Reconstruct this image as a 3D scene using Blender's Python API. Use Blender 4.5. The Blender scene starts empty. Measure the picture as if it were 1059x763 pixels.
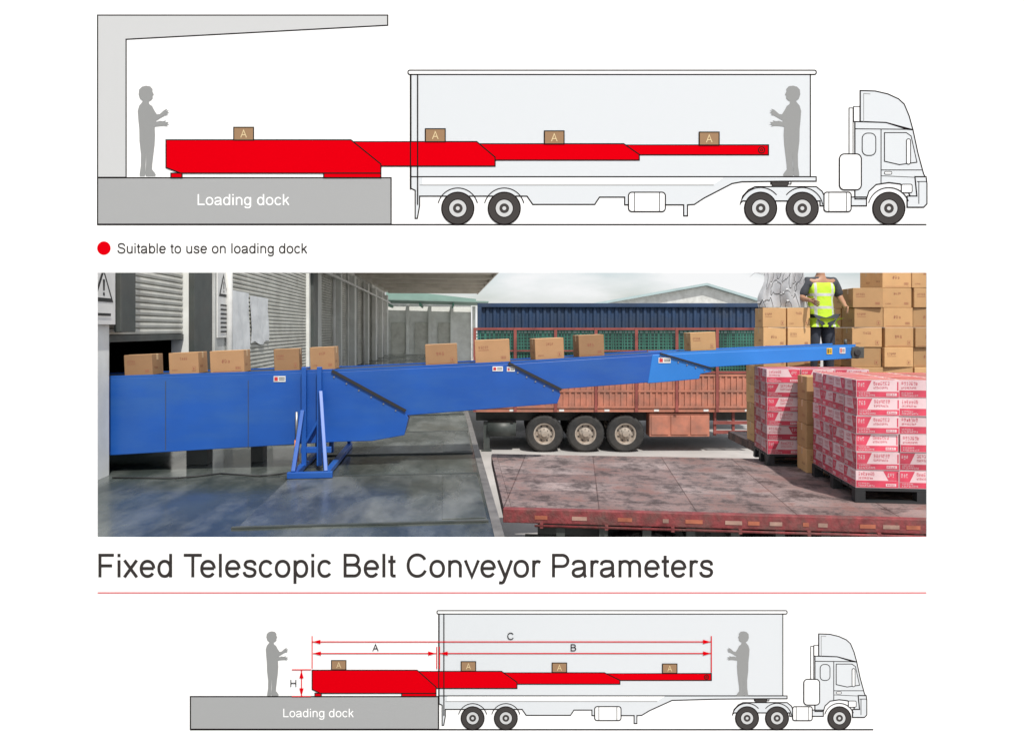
import bpy, bmesh, math, random
from mathutils import Vector, Matrix, Euler
random.seed(7)
scene = bpy.context.scene
COL = scene.collection
A = math.radians(5.71)
EYE = 1.7
CA, SA = math.cos(A), math.sin(A)
def C(lat, depth, z=0.0):
    return Vector((lat*CA+depth*SA, -lat*SA+depth*CA, z))

# ------------------------------------------------------------ materials
def pm(name, col, rough=0.6, var=0.15, scale=3.0, bump=0.0, bscale=40.0, metallic=0.0, dirt=None, dirt_amt=0.5, dirt_scale=1.2, objrand=0.0, rvar=0.0, spec=0.5, stretch=None):
    m = bpy.data.materials.new(name); m.use_nodes = True
    nt = m.node_tree; N = nt.nodes; L = nt.links
    b = N["Principled BSDF"]
    b.inputs["Roughness"].default_value = rough
    b.inputs["Metallic"].default_value = metallic
    b.inputs["Specular IOR Level"].default_value = spec
    tc = N.new("ShaderNodeTexCoord")
    src = tc.outputs["Object"]
    if stretch:
        mp = N.new("ShaderNodeMapping"); mp.inputs["Scale"].default_value = stretch; L.new(src, mp.inputs["Vector"]); src = mp.outputs["Vector"]
    n1 = N.new("ShaderNodeTexNoise"); n1.inputs["Scale"].default_value = scale; n1.inputs["Detail"].default_value = 6
    L.new(tc.outputs["Object"], n1.inputs["Vector"])
    r = N.new("ShaderNodeValToRGB")
    r.color_ramp.elements[0].position = 0.3; r.color_ramp.elements[1].position = 0.7
    r.color_ramp.elements[0].color = (*[max(0, c*(1-var)) for c in col], 1)
    r.color_ramp.elements[1].color = (*[min(1, c*(1+var)) for c in col], 1)
    L.new(n1.outputs["Fac"], r.inputs["Fac"])
    out = r.outputs["Color"]
    if dirt:
        n2 = N.new("ShaderNodeTexNoise"); n2.inputs["Scale"].default_value = dirt_scale; n2.inputs["Detail"].default_value = 8; n2.inputs["Roughness"].default_value = 0.65
        L.new(src, n2.inputs["Vector"])
        r2 = N.new("ShaderNodeValToRGB"); r2.color_ramp.elements[0].position = 0.45; r2.color_ramp.elements[1].position = 0.7
        r2.color_ramp.elements[0].color = (0, 0, 0, 1); r2.color_ramp.elements[1].color = (dirt_amt, dirt_amt, dirt_amt, 1)
        L.new(n2.outputs["Fac"], r2.inputs["Fac"])
        mx = N.new("ShaderNodeMix"); mx.data_type = 'RGBA'
        L.new(r2.outputs["Color"], mx.inputs["Factor"]); L.new(out, mx.inputs["A"]); mx.inputs["B"].default_value = (*dirt, 1)
        out = mx.outputs["Result"]
    if objrand > 0:
        oi = N.new("ShaderNodeObjectInfo")
        mr = N.new("ShaderNodeMapRange"); mr.inputs["To Min"].default_value = 1-objrand; mr.inputs["To Max"].default_value = 1+objrand
        L.new(oi.outputs["Random"], mr.inputs["Value"])
        hs = N.new("ShaderNodeHueSaturation"); L.new(mr.outputs["Result"], hs.inputs["Value"]); L.new(out, hs.inputs["Color"])
        out = hs.outputs["Color"]
    L.new(out, b.inputs["Base Color"])
    if rvar > 0:
        n4 = N.new("ShaderNodeTexNoise"); n4.inputs["Scale"].default_value = dirt_scale*0.8; n4.inputs["Detail"].default_value = 5
        L.new(src, n4.inputs["Vector"])
        m4 = N.new("ShaderNodeMapRange"); m4.inputs["From Min"].default_value = 0.35; m4.inputs["From Max"].default_value = 0.65
        m4.inputs["To Min"].default_value = max(0.05, rough-rvar); m4.inputs["To Max"].default_value = min(1, rough+rvar)
        L.new(n4.outputs["Fac"], m4.inputs["Value"]); L.new(m4.outputs["Result"], b.inputs["Roughness"])
    if bump > 0:
        n3 = N.new("ShaderNodeTexNoise"); n3.inputs["Scale"].default_value = bscale; n3.inputs["Detail"].default_value = 5
        L.new(tc.outputs["Object"], n3.inputs["Vector"])
        bp = N.new("ShaderNodeBump"); bp.inputs["Strength"].default_value = bump; bp.inputs["Distance"].default_value = 0.02
        L.new(n3.outputs["Fac"], bp.inputs["Height"]); L.new(bp.outputs["Normal"], b.inputs["Normal"])
    return m

LB = 1.22   # board brightness factor
def s2l(c):
    c = c/255.0
    return c/12.92 if c <= 0.04045 else ((c+0.055)/1.055)**2.4
def art(name, rgb, k=1.0):
    m = bpy.data.materials.new(name); m.use_nodes = True
    b = m.node_tree.nodes["Principled BSDF"]
    b.inputs["Base Color"].default_value = (*[min(0.93, s2l(c)/LB*k) for c in rgb], 1)
    b.inputs["Roughness"].default_value = 0.9
    b.inputs["Specular IOR Level"].default_value = 0.0
    return m
a_white = art("printed_white", (255, 255, 255), 1.15)
a_red = art("printed_red", (230, 0, 18))
a_black = art("printed_black", (35, 30, 30))
a_text = art("printed_text_grey", (62, 58, 57))
a_lg = art("printed_light_grey", (214, 215, 216))
a_mg = art("printed_mid_grey", (179, 180, 181))
a_body = art("printed_pale_blue_grey", (229, 233, 237))
a_person = art("printed_silhouette_grey", (159, 160, 160))
a_tyre = art("printed_tyre_grey", (76, 73, 72))
a_box = art("printed_carton_brown", (168, 135, 104))
a_boxA = art("printed_carton_letter", (238, 215, 170))

# ------------------------------------------------------------ generic helpers
def top(o, label, cat, group=None, kind=None):
    o["label"] = label; o["category"] = cat
    if group: o["group"] = group
    if kind: o["kind"] = kind
    return o
def empty(name, loc, rz=0.0):
    e = bpy.data.objects.new(name, None); e.location = loc; e.rotation_euler = (0, 0, rz)
    e.empty_display_size = 0.1
    COL.objects.link(e); return e

class MB:
    def __init__(s): s.v = []; s.f = []; s.m = []; s.sm = []
    def face(s, pts, mi=0, smooth=False):
        i = len(s.v); s.v += [tuple(p) for p in pts]; s.f.append(tuple(range(i, i+len(pts)))); s.m.append(mi); s.sm.append(smooth)
    def box(s, x0, x1, y0, y1, z0, z1, mi=0, M=None):
        i = len(s.v)
        P = [(x0,y0,z0),(x1,y0,z0),(x1,y1,z0),(x0,y1,z0),(x0,y0,z1),(x1,y0,z1),(x1,y1,z1),(x0,y1,z1)]
        if M is not None: P = [tuple(M @ Vector(p)) for p in P]
        s.v += P
        for f in [(0,3,2,1),(4,5,6,7),(0,1,5,4),(1,2,6,5),(2,3,7,6),(3,0,4,7)]:
            s.f.append(tuple(i+k for k in f)); s.m.append(mi); s.sm.append(False)
    def prism(s, prof, y0, y1, mi=0):
        i = len(s.v); n = len(prof)
        s.v += [(x, y0, z) for x, z in prof] + [(x, y1, z) for x, z in prof]
        s.f.append(tuple(range(i, i+n))); s.m.append(mi); s.sm.append(False)
        s.f.append(tuple(range(i+2*n-1, i+n-1, -1))); s.m.append(mi); s.sm.append(False)
        for k in range(n):
            k2 = (k+1) % n
            s.f.append((i+k, i+n+k, i+n+k2, i+k2)); s.m.append(mi); s.sm.append(False)
    def cyl(s, p0, p1, r, seg=16, mi=0, r1=None, cap=True):
        p0 = Vector(p0); p1 = Vector(p1); r1 = r if r1 is None else r1
        d = (p1-p0).normalized()
        u = d.orthogonal().normalized(); w = d.cross(u)
        i = len(s.v)
        for p, rr in ((p0, r), (p1, r1)):
            for k in range(seg):
                a = 2*math.pi*k/seg
                s.v.append(tuple(p + u*math.cos(a)*rr + w*math.sin(a)*rr))
        for k in range(seg):
            k2 = (k+1) % seg
            s.f.append((i+k, i+k2, i+seg+k2, i+seg+k)); s.m.append(mi); s.sm.append(True)
        if cap:
            s.f.append(tuple(range(i+seg-1, i-1, -1))); s.m.append(mi); s.sm.append(False)
            s.f.append(tuple(range(i+seg, i+2*seg))); s.m.append(mi); s.sm.append(False)
    def beam(s, p0, p1, w, h, mi=0):
        p0 = Vector(p0); p1 = Vector(p1); d = p1-p0; L = d.length
        q = d.to_track_quat('X', 'Z'); M = Matrix.Translation(p0) @ q.to_matrix().to_4x4()
        s.box(0, L, -w/2, w/2, -h/2, h/2, mi, M)
    def build(s, name, mats, parent=None, bevel=0.0, world=True, loc=None):
        off = Vector((0, 0, 0))
        if parent is not None and world: off = parent.location.copy()
        if loc is not None: off = Vector(loc)
        me = bpy.data.meshes.new(name)
        me.from_pydata([tuple(Vector(v)-off) for v in s.v], [], s.f)
        for m in mats: me.materials.append(m)
        for p, mi, sm in zip(me.polygons, s.m, s.sm): p.material_index = mi; p.use_smooth = sm
        bm = bmesh.new(); bm.from_mesh(me); bmesh.ops.recalc_face_normals(bm, faces=bm.faces); bm.to_mesh(me); bm.free()
        o = bpy.data.objects.new(name, me); COL.objects.link(o)
        if loc is not None: o.location = loc
        if parent is not None: o.parent = parent
        if bevel > 0:
            md = o.modifiers.new("Bevel", 'BEVEL'); md.width = bevel; md.segments = 2; md.limit_method = 'ANGLE'; md.angle_limit = math.radians(40)
        return o

# ============================================================ DISPLAY BOARD
DB = 2.4
S = DB/700.0
ST = 0.00018
BO = C(0, DB, EYE)
def bl(px, py, layer, base):
    return Vector(((px-base[0])*S, -layer*ST, (base[1]-py)*S))
def bworld(px, py):
    return C((px-529.5)*S, DB, EYE+(340-py)*S)

class Art:
    def __init__(s, base, fm=None, lw=1.0):
        s.fm = fm or (lambda x, y: (x, y)); s.base = s.fm(*base); s.lw = lw
        s.ops = []
    def fill(s, pts, mat, layer):
        s.ops.append(([s.fm(*p) for p in pts], mat, layer, None)); return s
    def line(s, pts, w, mat, layer, closed=False):
        P = [Vector(s.fm(*p)) for p in pts]; w = w*s.lw; n = len(P)
        Lf, Rt = [], []
        for i in range(n):
            if closed or 0 < i < n-1:
                a = (P[i]-P[i-1]).normalized(); b = (P[(i+1) % n]-P[i]).normalized()
                na = Vector((-a.y, a.x)); nb = Vector((-b.y, b.x)); m = (na+nb)
                if m.length < 1e-3: m = na
                m.normalize(); k = min(2.2, 1/max(0.3, m.dot(na))); o = m*(w/2*k)
            elif i == 0:
                a = (P[1]-P[0]).normalized(); o = Vector((-a.y, a.x))*w/2
            else:
                a = (P[-1]-P[-2]).normalized(); o = Vector((-a.y, a.x))*w/2
            Lf.append(P[i]+o); Rt.append(P[i]-o)
        rng = range(n if closed else n-1)
        for i in rng:
            j = (i+1) % n
            s.ops.append(([tuple(Lf[i]), tuple(Lf[j]), tuple(Rt[j]), tuple(Rt[i])], mat, layer, None))
        return s
    def shape(s, pts, fmat, lmat, w, layer):
        s.fill(pts, fmat, layer); s.line(pts, w, lmat, layer+1, True); return s
    def build(s, name, parent=None, base=None):
        base = base or s.base
        mats = []; me = bpy.data.meshes.new(name); V = []; F = []; MI = []
        for pts, mat, layer, _ in s.ops:
            if mat not in mats: mats.append(mat)
            i = len(V); V += [tuple(bl(p[0], p[1], layer, base)) for p in pts]
            ar = sum(pts[k][0]*pts[(k+1) % len(pts)][1]-pts[(k+1) % len(pts)][0]*pts[k][1] for k in range(len(pts)))
            idx = list(range(i, i+len(pts)))
            if ar > 0: idx.reverse()
            F.append(idx); MI.append(mats.index(mat))
        me.from_pydata(V, [], F)
        for m in mats: me.materials.append(m)
        for p, k in zip(me.polygons, MI): p.material_index = k
        o = bpy.data.objects.new(name, me); COL.objects.link(o)
        if parent: o.parent = parent
        else:
            o.location = bworld(*base); o.rotation_euler = (0, 0, -A)
        s.ops = []
        return o
def aroot(name, px, py):
    return empty(name, bworld(px, py), -A)
def circ(cx, cy, r, n=40, a0=0, a1=360):
    full = abs(a1-a0) >= 360
    m = n if full else n+1
    return [(cx+r*math.cos(math.radians(a0+(a1-a0)*k/n)), cy+r*math.sin(math.radians(a0+(a1-a0)*k/n))) for k in range(m)]
def rrect(x0, y0, x1, y1, r, n=5):
    P = []
    for cx, cy, a in ((x1-r, y0+r, -90), (x1-r, y1-r, 0), (x0+r, y1-r, 90), (x0+r, y0+r, 180)):
        for k in range(n+1):
            t = math.radians(a+90*k/n); P.append((cx+r*math.cos(t), cy+r*math.sin(t)))
    return P

M_ = 14
X0, X1, Y0, Y1 = -M_, 1059+M_, -M_, 763+M_
ox0, ox1, oy0, oy1 = 100.6, 958.4, 282, 555.4
root = empty("display_board", bworld(529.5, 777), -A)
top(root, "large white printed display board on steel posts, with rectangular opening", "display board")
mb = MB()
b0 = (529.5, 777)
out = [(X0, Y0), (X1, Y0), (X1, Y1), (X0, Y1)]; inn = [(ox0, oy0), (ox1, oy0), (ox1, oy1), (ox0, oy1)]
T = 0.003
for k in range(4):
    j = (k+1) % 4
    o1, o2, i2, i1 = [bl(*p, 0, b0) for p in (out[k], out[j], inn[j], inn[k])]
    mb.face([o1, i1, i2, o2])
    bk = [Vector((v.x, T, v.z)) for v in (o1, o2, i2, i1)]
    mb.face(bk)
    mb.face([i1, bk[3], bk[2], i2]); mb.face([o1, o2, bk[1], bk[0]])
mb.build("printed_sheet", [a_white], root, world=False)
m_post = pm("galvanised_post", (0.4, 0.41, 0.42), 0.4, 0.1, metallic=0.8)
for px, zb in ((4, 0.0), (1055, -1.3)):
    mb = MB(); p = bl(px, 777, 0, b0); zt = EYE+(340+14)*S - root.location.z
    mb.box(p.x-0.03, p.x+0.03, T+0.002, T+0.062, zb-root.location.z, zt-0.02)
    mb.box(p.x-0.12, p.x+0.12, T-0.09, T+0.15, zb-root.location.z+0.002, zb-root.location.z+0.012)
    mb.build("post", [m_post], root, world=False)

# ---- sans-serif stroke lettering (units: 1/1000 em, centre lines)
def el(cx, cy, rx, ry, a0, a1, n=22):
    return [(cx+rx*math.cos(math.radians(a0+(a1-a0)*k/n)), cy+ry*math.sin(math.radians(a0+(a1-a0)*k/n))) for k in range(n+1)]
def se(cx, cy, rx, ry, a0, a1, n=30, p=2.15):
    out = []
    for k in range(n+1):
        t = math.radians(a0+(a1-a0)*k/n); c, s_ = math.cos(t), math.sin(t)
        out.append((cx+rx*math.copysign(abs(c)**(2/p), c), cy+ry*math.copysign(abs(s_)**(2/p), s_)))
    return out
def smooth(P, n=5):
    out = []
    for i in range(len(P)-1):
        p0 = P[max(0, i-1)]; p1 = P[i]; p2 = P[i+1]; p3 = P[min(len(P)-1, i+2)]
        for k in range(n):
            t = k/n
            out.append(tuple(0.5*((2*p1[c])+(-p0[c]+p2[c])*t+(2*p0[c]-5*p1[c]+4*p2[c]-p3[c])*t*t+(-p0[c]+3*p1[c]-3*p2[c]+p3[c])*t**3) for c in (0, 1)))
    out.append(P[-1]); return out
XC, XR = 259.5, 230
ELc = lambda cx, rx: ('c', se(cx, XC, rx, XR, 0, 360, 44)[:-1])
def ln(*P): return ('o', list(P))
G = {
 'F': (611, [ln((125, 0), (125, 672), (562, 672)), ln((125, 350), (505, 350))]),
 'T': (611, [ln((306, 0), (306, 672)), ln((22, 672), (590, 672))]),
 'L': (556, [ln((120, 716), (120, 43), (522, 43))]),
 'A': (667, [ln((42, 0), (333, 690), (626, 0)), ln((150, 252), (517, 252))]),
 'H': (722, [ln((125, 0), (125, 716)), ln((597, 0), (597, 716)), ln((125, 378), (597, 378))]),
 'B': (667, [('o', [(400, 378), (120, 378), (120, 672)]+[(375, 672)]+el(385, 525, 150, 147, 88, -90, 14)[1:]), ('o', [(120, 378), (120, 43), (400, 43)]+el(405, 210.5, 172, 167.5, -90, 90, 14))]),
 'P': (667, [('o', [(120, 0), (120, 672), (390, 672)]+el(395, 502, 175, 170, 88, -90, 14)+[(120, 332)])]),
 'C': (722, [('o', se(374, 358, 284, 326, 32, 334, 36, 2.1))]),
 'S': (667, [('o', smooth([(565, 510), (535, 610), (450, 668), (330, 684), (210, 662), (142, 600), (134, 520), (175, 442), (290, 392), (420, 358), (520, 312), (572, 240), (570, 150), (510, 70), (410, 34), (320, 30), (200, 52), (118, 120), (88, 232)]))]),
 'i': (222, [ln((110, 0), (110, 519)), ln((110, 615), (110, 716))]),
 'l': (222, [ln((110, 0), (110, 716))]),
 'x': (500, [ln((58, 519), (446, 0)), ln((442, 519), (54, 0))]),
 'e': (556, [ln((82, 268), (474, 268)), ('o', se(279, XC, 197, XR, 2, 326, 36))]),
 'o': (556, [ELc(278, 198)]),
 'c': (500, [('o', se(268, XC, 190, XR, 36, 324, 30))]),
 'd': (556, [ELc(258, 180), ln((446, 0), (446, 716))]),
 'b': (556, [ELc(298, 180), ln((110, 0), (110, 716))]),
 'p': (556, [ELc(298, 180), ln((110, -199), (110, 519))]),
 'g': (556, [ELc(258, 180), ('o', [(446, 519)]+smooth([(446, 20), (438, -70), (385, -145), (270, -170), (150, -148), (88, -78)]))]),
 's': (500, [('o', smooth([(420, 362), (395, 445), (320, 486), (240, 489), (155, 470), (112, 410), (112, 360), (160, 300), (265, 268), (365, 236), (414, 182), (412, 120), (365, 55), (260, 30), (150, 50), (92, 105), (74, 165)]))]),
 't': (278, [('o', [(132, 660)]+smooth([(132, 120), (142, 62), (185, 40), (258, 44)])), ln((22, 483), (255, 483))]),
 'n': (556, [ln((110, 0), (110, 519)), ('o', se(278, 322, 168, 166, 172, 0, 18)+[(446, 0)])]),
 'u': (556, [ln((446, 0), (446, 519)), ('o', [(110, 519)]+se(278, 196, 168, 166, 180, 352, 18))]),
 'm': (833, [ln((110, 0), (110, 519)), ('o', se(263, 332, 153, 156, 172, 0, 18)+[(416, 0)]), ('o', se(570, 332, 153, 156, 172, 0, 18)+[(723, 0)])]),
 'r': (333, [ln((110, 0), (110, 519)), ('o', smooth([(110, 300), (128, 402), (178, 466), (245, 482), (322, 455)]))]),
 'v': (500, [ln((42, 519), (250, 20), (458, 519))]),
 'y': (500, [ln((44, 519), (258, 0)), ('o', [(458, 519), (262, 0)]+smooth([(232, -78), (195, -145), (145, -170), (62, -162)]))]),
 'k': (500, [ln((110, 0), (110, 716)), ln((428, 519), (118, 212)), ln((232, 318), (446, 0))]),
 'a': (556, [('o', smooth([(76, 372), (110, 448), (185, 484), (275, 489), (375, 470), (428, 405)], 4)+[(436, 350), (436, 130)]+smooth([(438, 90), (450, 40), (476, 0)], 3)), ('o', smooth([(436, 300), (340, 270), (190, 248), (105, 205), (82, 140), (110, 65), (200, 30), (300, 45), (385, 98), (436, 190)]))]),
 ' ': (278, []),
}
KERN = {('T', 'e'): -110, ('v', 'e'): -20, ('P', 'a'): -15, ('r', 'a'): -8, ('y', 'o'): -20}
def text(st, x0, x1, basey, cap, mat, layer=6, parent=None, pbase=None, name="lettering", label=None, weight=92):
    segs = []; x = 0; prev = None
    for ch in st:
        x += KERN.get((prev, ch), 0); w, strokes = G[ch]
        for sidx, (kind, P) in enumerate(strokes): segs.append(([(x+a, b) for a, b in P], kind == 'c', sidx))
        x += w; prev = ch
    xs = [p[0] for s_ in segs for p in s_[0]]; mn, mx_ = min(xs)-weight/2, max(xs)+weight/2
    ky = cap/716; kx = (x1-x0)/(mx_-mn)
    base = pbase or ((x0+x1)/2, basey)
    a = Art(base)
    for P, cl, si in segs:
        a.line([(x0+(p[0]-mn)*kx, basey-p[1]*ky) for p in P], weight*ky, mat, layer+si*.35, cl)
    o = a.build(name, parent, base)
    if not parent: top(o, label or 'printed lettering on the white board', "lettering")
    return o

text("Fixed Telescopic Belt Conveyor Parameters", 102, 737.5, 596.5, 24.3, a_text, name="title_lettering", label="large dark grey printed title on white board")
text("Suitable to use on loading dock", 121.5, 318, 262, 10.4, a_text, name="caption_lettering", label="small dark grey printed caption beside red dot")
o = Art((107.5, 263.5)).fill(circ(107.5, 256.7, 7), a_red, 3).build("bullet_dot")
top(o, "round red printed dot beside the caption", "dot")
o = Art((529.5, 613)).fill([(101, 612.1), (958, 612.1), (958, 613.3), (101, 613.3)], art("printed_thin_red", (226, 70, 78)), 3).build("divider_line")
top(o, "thin red printed line under the title", "line")

LW = 1.25
o = Art((115, 184)).shape([(101, 16), (401, 16), (401, 26.5), (130.5, 41), (130.5, 183.6), (101, 183.6)], a_lg, a_black, LW, 2).build("dock_canopy")
top(o, "light grey drawn dock canopy standing on loading dock", "canopy")

def dock(x0, x1, y0, y1, tx0, tx1, tb, cap, gx1):
    r = aroot("loading_dock", (x0+x1)/2, y1)
    base = ((x0+x1)/2, y1)
    Art((0, 0)).shape([(x0, y0), (x1, y0), (x1, y1), (x0, y1)], a_mg, a_black, 1.3, 2).build("dock_block", r, base)
    text("Loading dock", tx0, tx1, tb, cap, a_white, 5, r, base, "dock_lettering")
    top(r, "mid grey drawn loading dock with white lettering", "loading dock", "drawn loading docks")
    o = Art(((x0+gx1)/2, y1)).fill([(x0-.5, y1-.3), (gx1, y1-.3), (gx1, y1+1.1), (x0-.5, y1+1.1)], a_black, 4).build("ground_line")
    top(o, "black drawn ground line under dock and truck", "line", "drawn ground lines")
dock(101, 404.5, 184, 232, 204.5, 299.5, 212.3, 11.4, 958)
dock(197, 453.5, 719.8, 753.5, 293, 366, 741, 8.8, 903)

PR = [(148,105),(145,102.5),(143.5,98),(144,93),(147,90),(151,89),(155.5,89.6),(158,92.5),(157.8,95),(159.3,98.2),(158,99.4),(158,102.3),(156,104.3),(154,105.2),
 (154.6,108),(157.5,110),(159.5,114),(162.4,118.6),(165.5,118.2),(168.3,115.6),(170.5,113.8),(173.6,112.8),(171.6,115),(175,114.5),(172.6,116.3),(175.4,116.8),(172.4,118),(174,119.2),(170.6,119.8),(167,121.8),(162.5,124.6),(161.6,124.8),
 (162,126.3),(165.5,125.2),(168.5,125.6),(172,124.8),(170.8,126.6),(175,126.4),(172.8,128),(175.8,129),(172,129.4),(174,131),(169.5,130.4),(165.5,130.6),(162,131),(160.2,131.5),
 (160.6,140),(160,150),(158.8,160),(157.6,170),(157.4,175.4),(160,178.6),(161.2,180.6),(160.8,182.3),(151,182.3),(150.4,179),(151.2,170),(151.4,158),(150.6,172),(150.4,181),(149.6,182.3),(144.6,182.3),(144.6,180),(145.8,172),(146,160),(144.4,146),(144.2,134),(143.2,124),(142.6,115),(144.2,109.6)]
def dperson(fm, base, label):
    o = Art(base, fm).fill(PR, a_person, 7).build("person"); top(o, label, "person", "drawn worker silhouettes"); return o
dperson(None, (152, 182.3), "flat grey worker silhouette standing on dock, arms held forward")
dperson(lambda x, y: (971-x, y), (152, 182.3), "flat grey worker silhouette inside trailer, reaching for cartons")
K2 = .715
dperson(lambda x, y: (281+(x-151)*K2, 719-(182.3-y)*K2), (152, 182.3), "flat grey worker silhouette standing on dock, arms held forward")
dperson(lambda x, y: (769-(x-151)*K2, 719-(182.3-y)*K2), (152, 182.3), "flat grey worker silhouette inside trailer, reaching for cartons")

lw_k = [1.0]
def wheel(fm, lw, root, cx, rbase, r=16.6):
    c = fm(cx, 215.6); k = lw_k[0]
    a = Art((0, 0)); a.lw = lw
    a.fill(circ(c[0], c[1], r*k), a_tyre, 9); a.line(circ(c[0], c[1], r*k), 1.2, a_black, 10, True)
    a.build("tyre", root, rbase)
    a = Art((0, 0)); a.lw = lw
    a.fill(circ(c[0], c[1], 9.2*k), a_lg, 10); a.line(circ(c[0], c[1], 9.2*k), 0.8, a_black, 11, True)
    a.fill(circ(c[0], c[1], 5*k), a_tyre, 11); a.fill(circ(c[0], c[1], 2*k), a_lg, 12)
    a.build("rim", root, rbase)
art_grey = art("printed_line_grey", (150, 150, 150))
def draw_trailer(fm, lw, k, label):
    lw_k[0] = k
    base = fm(630, 232); r = aroot("semi_trailer", *base); top(r, label, "trailer", "drawn trailers")
    def A_(): return Art((0, 0), fm, lw)
    A_().shape([(425, 77), (838, 77), (838, 183), (425, 183)], a_body, a_black, LW, 2).build("cargo_body", r, base)
    A_().shape(rrect(422, 73, 844, 77.3, 1.8), a_white, a_black, LW, 4).build("roof_rail", r, base)
    A_().shape([(425, 183), (844, 183), (844, 187.6), (806, 187.6), (767, 188.2), (757, 190), (728, 205), (718, 211.6), (711, 212), (711, 223.4), (707, 223.4), (707, 212), (646, 212), (646, 204), (620, 204), (615, 211.6), (551, 211.6), (545, 203), (434, 203), (434, 213), (431.6, 226), (429.4, 226), (429.4, 197), (425, 195)], a_body, a_black, LW, 4).build("chassis", r, base)
    A_().line([(434, 191.6), (738, 191.6)], .7, art_grey, 6).build("frame_rail", r, base)
    A_().fill([(437, 184.2), (748, 184.2), (738, 191), (437, 191)], a_white, 5).build("floor_band", r, base)  # plain white printed strip below the floor line
    A_().line([(797, 187.6), (797, 190.5), (818, 190.5), (818, 187.6)], 1.0, a_black, 6).build("king_pin_plate", r, base)
    for cx in (473.5, 521.5):
        A_().line(circ(cx, 215.6, 21, 24, 195, 345), 1.0, a_black, 7).build("mudguard", r, base)
    a = A_(); a.shape(rrect(650, 199, 688, 219, 3.5), a_white, a_black, LW, 6); a.line([(656, 199), (656, 219)], .8, a_black, 8); a.line([(682, 199), (682, 219)], .8, a_black, 8)
    a.build("storage_tank", r, base)
    A_().line([(424.6, 77.5), (424.6, 196)], LW, a_black, 12).build("rear_post", r, base)
    A_().line([(432, 77.5), (432, 212)], LW, a_black, 12).build("rear_post", r, base)
    for cx in (473.5, 521.5): wheel(fm, lw, r, cx, base)
def draw_truck(fm, lw, k, label):
    lw_k[0] = k
    base = fm(870, 232); r = aroot("truck", *base); top(r, label, "truck", "drawn trucks")
    def A_(): return Art((0, 0), fm, lw)
    A_().shape([(889.5, 94), (905, 94.5), (918, 97.5), (929, 102.5), (935, 108), (940, 120), (944, 134.5), (916, 127), (889.5, 126)], a_body, a_black, LW, 5).line([(893, 126.5), (893, 97), (900, 97.5)], .6, art_grey, 7).build("wind_deflector", r, base)
    a = A_(); a.shape([(878, 112), (882, 112), (882, 160), (878, 160)], a_white, a_black, .9, 5); a.shape([(882.6, 110.5), (889, 110.5), (889, 126), (882.6, 126)], a_white, a_black, .9, 5.4)
    a.build("exhaust_stack", r, base)
    cabin = [(884, 126), (916, 127), (938, 134), (944, 134.5), (949, 158), (955, 180), (958, 186), (958, 203), (941, 203), (938.5, 196.5), (931, 190.5), (919, 189), (906, 191), (898.5, 198), (896, 206), (884, 206)]
    a = A_(); a.shape(cabin, a_body, a_black, LW, 5); a.line([(884, 133.5), (938, 134)], .9, a_black, 7); a.line([(911, 134), (911, 190)], .9, a_black, 7); a.line([(911, 176), (953, 176)], .8, a_black, 7); a.line([(911, 182), (956, 184)], .6, a_black, 7)
    a.build("cab", r, base)
    A_().shape([(914.5, 137.5), (937, 137.5), (942, 141), (948, 168), (930, 170.5), (914.5, 167)], a_body, a_black, .9, 7.5).build("door_window", r, base)
    A_().shape(rrect(891.5, 138, 905.5, 161, 5.5), a_body, a_black, .9, 7.5).build("sleeper_window", r, base)
    A_().shape(rrect(937.2, 144, 941.4, 170, 2), a_white, a_black, .9, 9).build("mirror", r, base)
    A_().shape(rrect(914.5, 177.6, 922, 180.4, 1.2), a_white, a_black, .7, 8).build("door_handle", r, base)
    A_().shape(rrect(932, 190.8, 943, 199.5, 1.5), a_white, a_black, .9, 9).build("headlight", r, base)
    a = A_(); a.shape([(946, 183), (957.5, 183), (958.4, 190), (958.4, 211), (955, 214.5), (938, 214.5), (938, 203), (948, 203)], a_body, a_black, LW, 7.2); a.line([(948, 188), (958, 188)], .8, a_black, 9); a.line([(950, 188), (950, 211)], .8, a_black, 9)
    a.build("bumper", r, base)
    ch = [(766, 210), (768, 203), (774, 196.5), (781, 193.2), (844, 193.2), (850, 198), (853, 204), (896, 204), (896, 213), (848, 213), (848, 208), (768, 208)]
    A_().shape(ch, a_body, a_black, LW, 5).build("chassis", r, base)
    for cx, c0, c1 in ((786.5, 190, 320), (829.5, 220, 350), (919, 195, 340)):
        A_().line(circ(cx, 215.6, 21.5, 24, c0, c1), 1.0, a_black, 8).build("mudguard", r, base)
    A_().shape(rrect(868, 159.5, 890.5, 196.5, 5), a_white, a_black, LW, 8.4).build("air_cleaner", r, base)
    a = A_(); a.shape(rrect(852, 199, 880, 219, 3), a_white, a_black, LW, 8.4); a.line([(857, 199), (857, 219)], .8, a_black, 10); a.line([(875, 199), (875, 219)], .8, a_black, 10)
    a.build("fuel_tank", r, base)
    A_().shape([(797, 187.8), (816, 187.8), (814, 193), (799, 193)], a_tyre, a_black, .7, 6.3).build("fifth_wheel", r, base)
    for cx in (786.5, 829.5, 919): wheel(fm, lw, r, cx, base)
ident = lambda x, y: (x, y)
draw_trailer(ident, 1.0, 1.0, "pale grey drawn box trailer in side view, loaded by red conveyor")
draw_truck(ident, 1.0, 1.0, "pale grey drawn tractor truck in side view pulling trailer")
def fy2(y): return 719-(183-y)*0.8 if y <= 183 else 754-(232.5-y)*K2
def fx2(x):
    if x <= 720: return 452+(x-422)*K2
    if x <= 757: return 665+(x-720)*30/37
    if x <= 768: return 695+(x-757)*50/11
    return 757+(x-765)*.72
def fx2t(x): return 757+(x-765)*.72
draw_trailer(lambda x, y: (fx2(x), fy2(y)), .85, K2, "pale grey drawn box trailer beside dimensioned conveyor")
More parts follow.
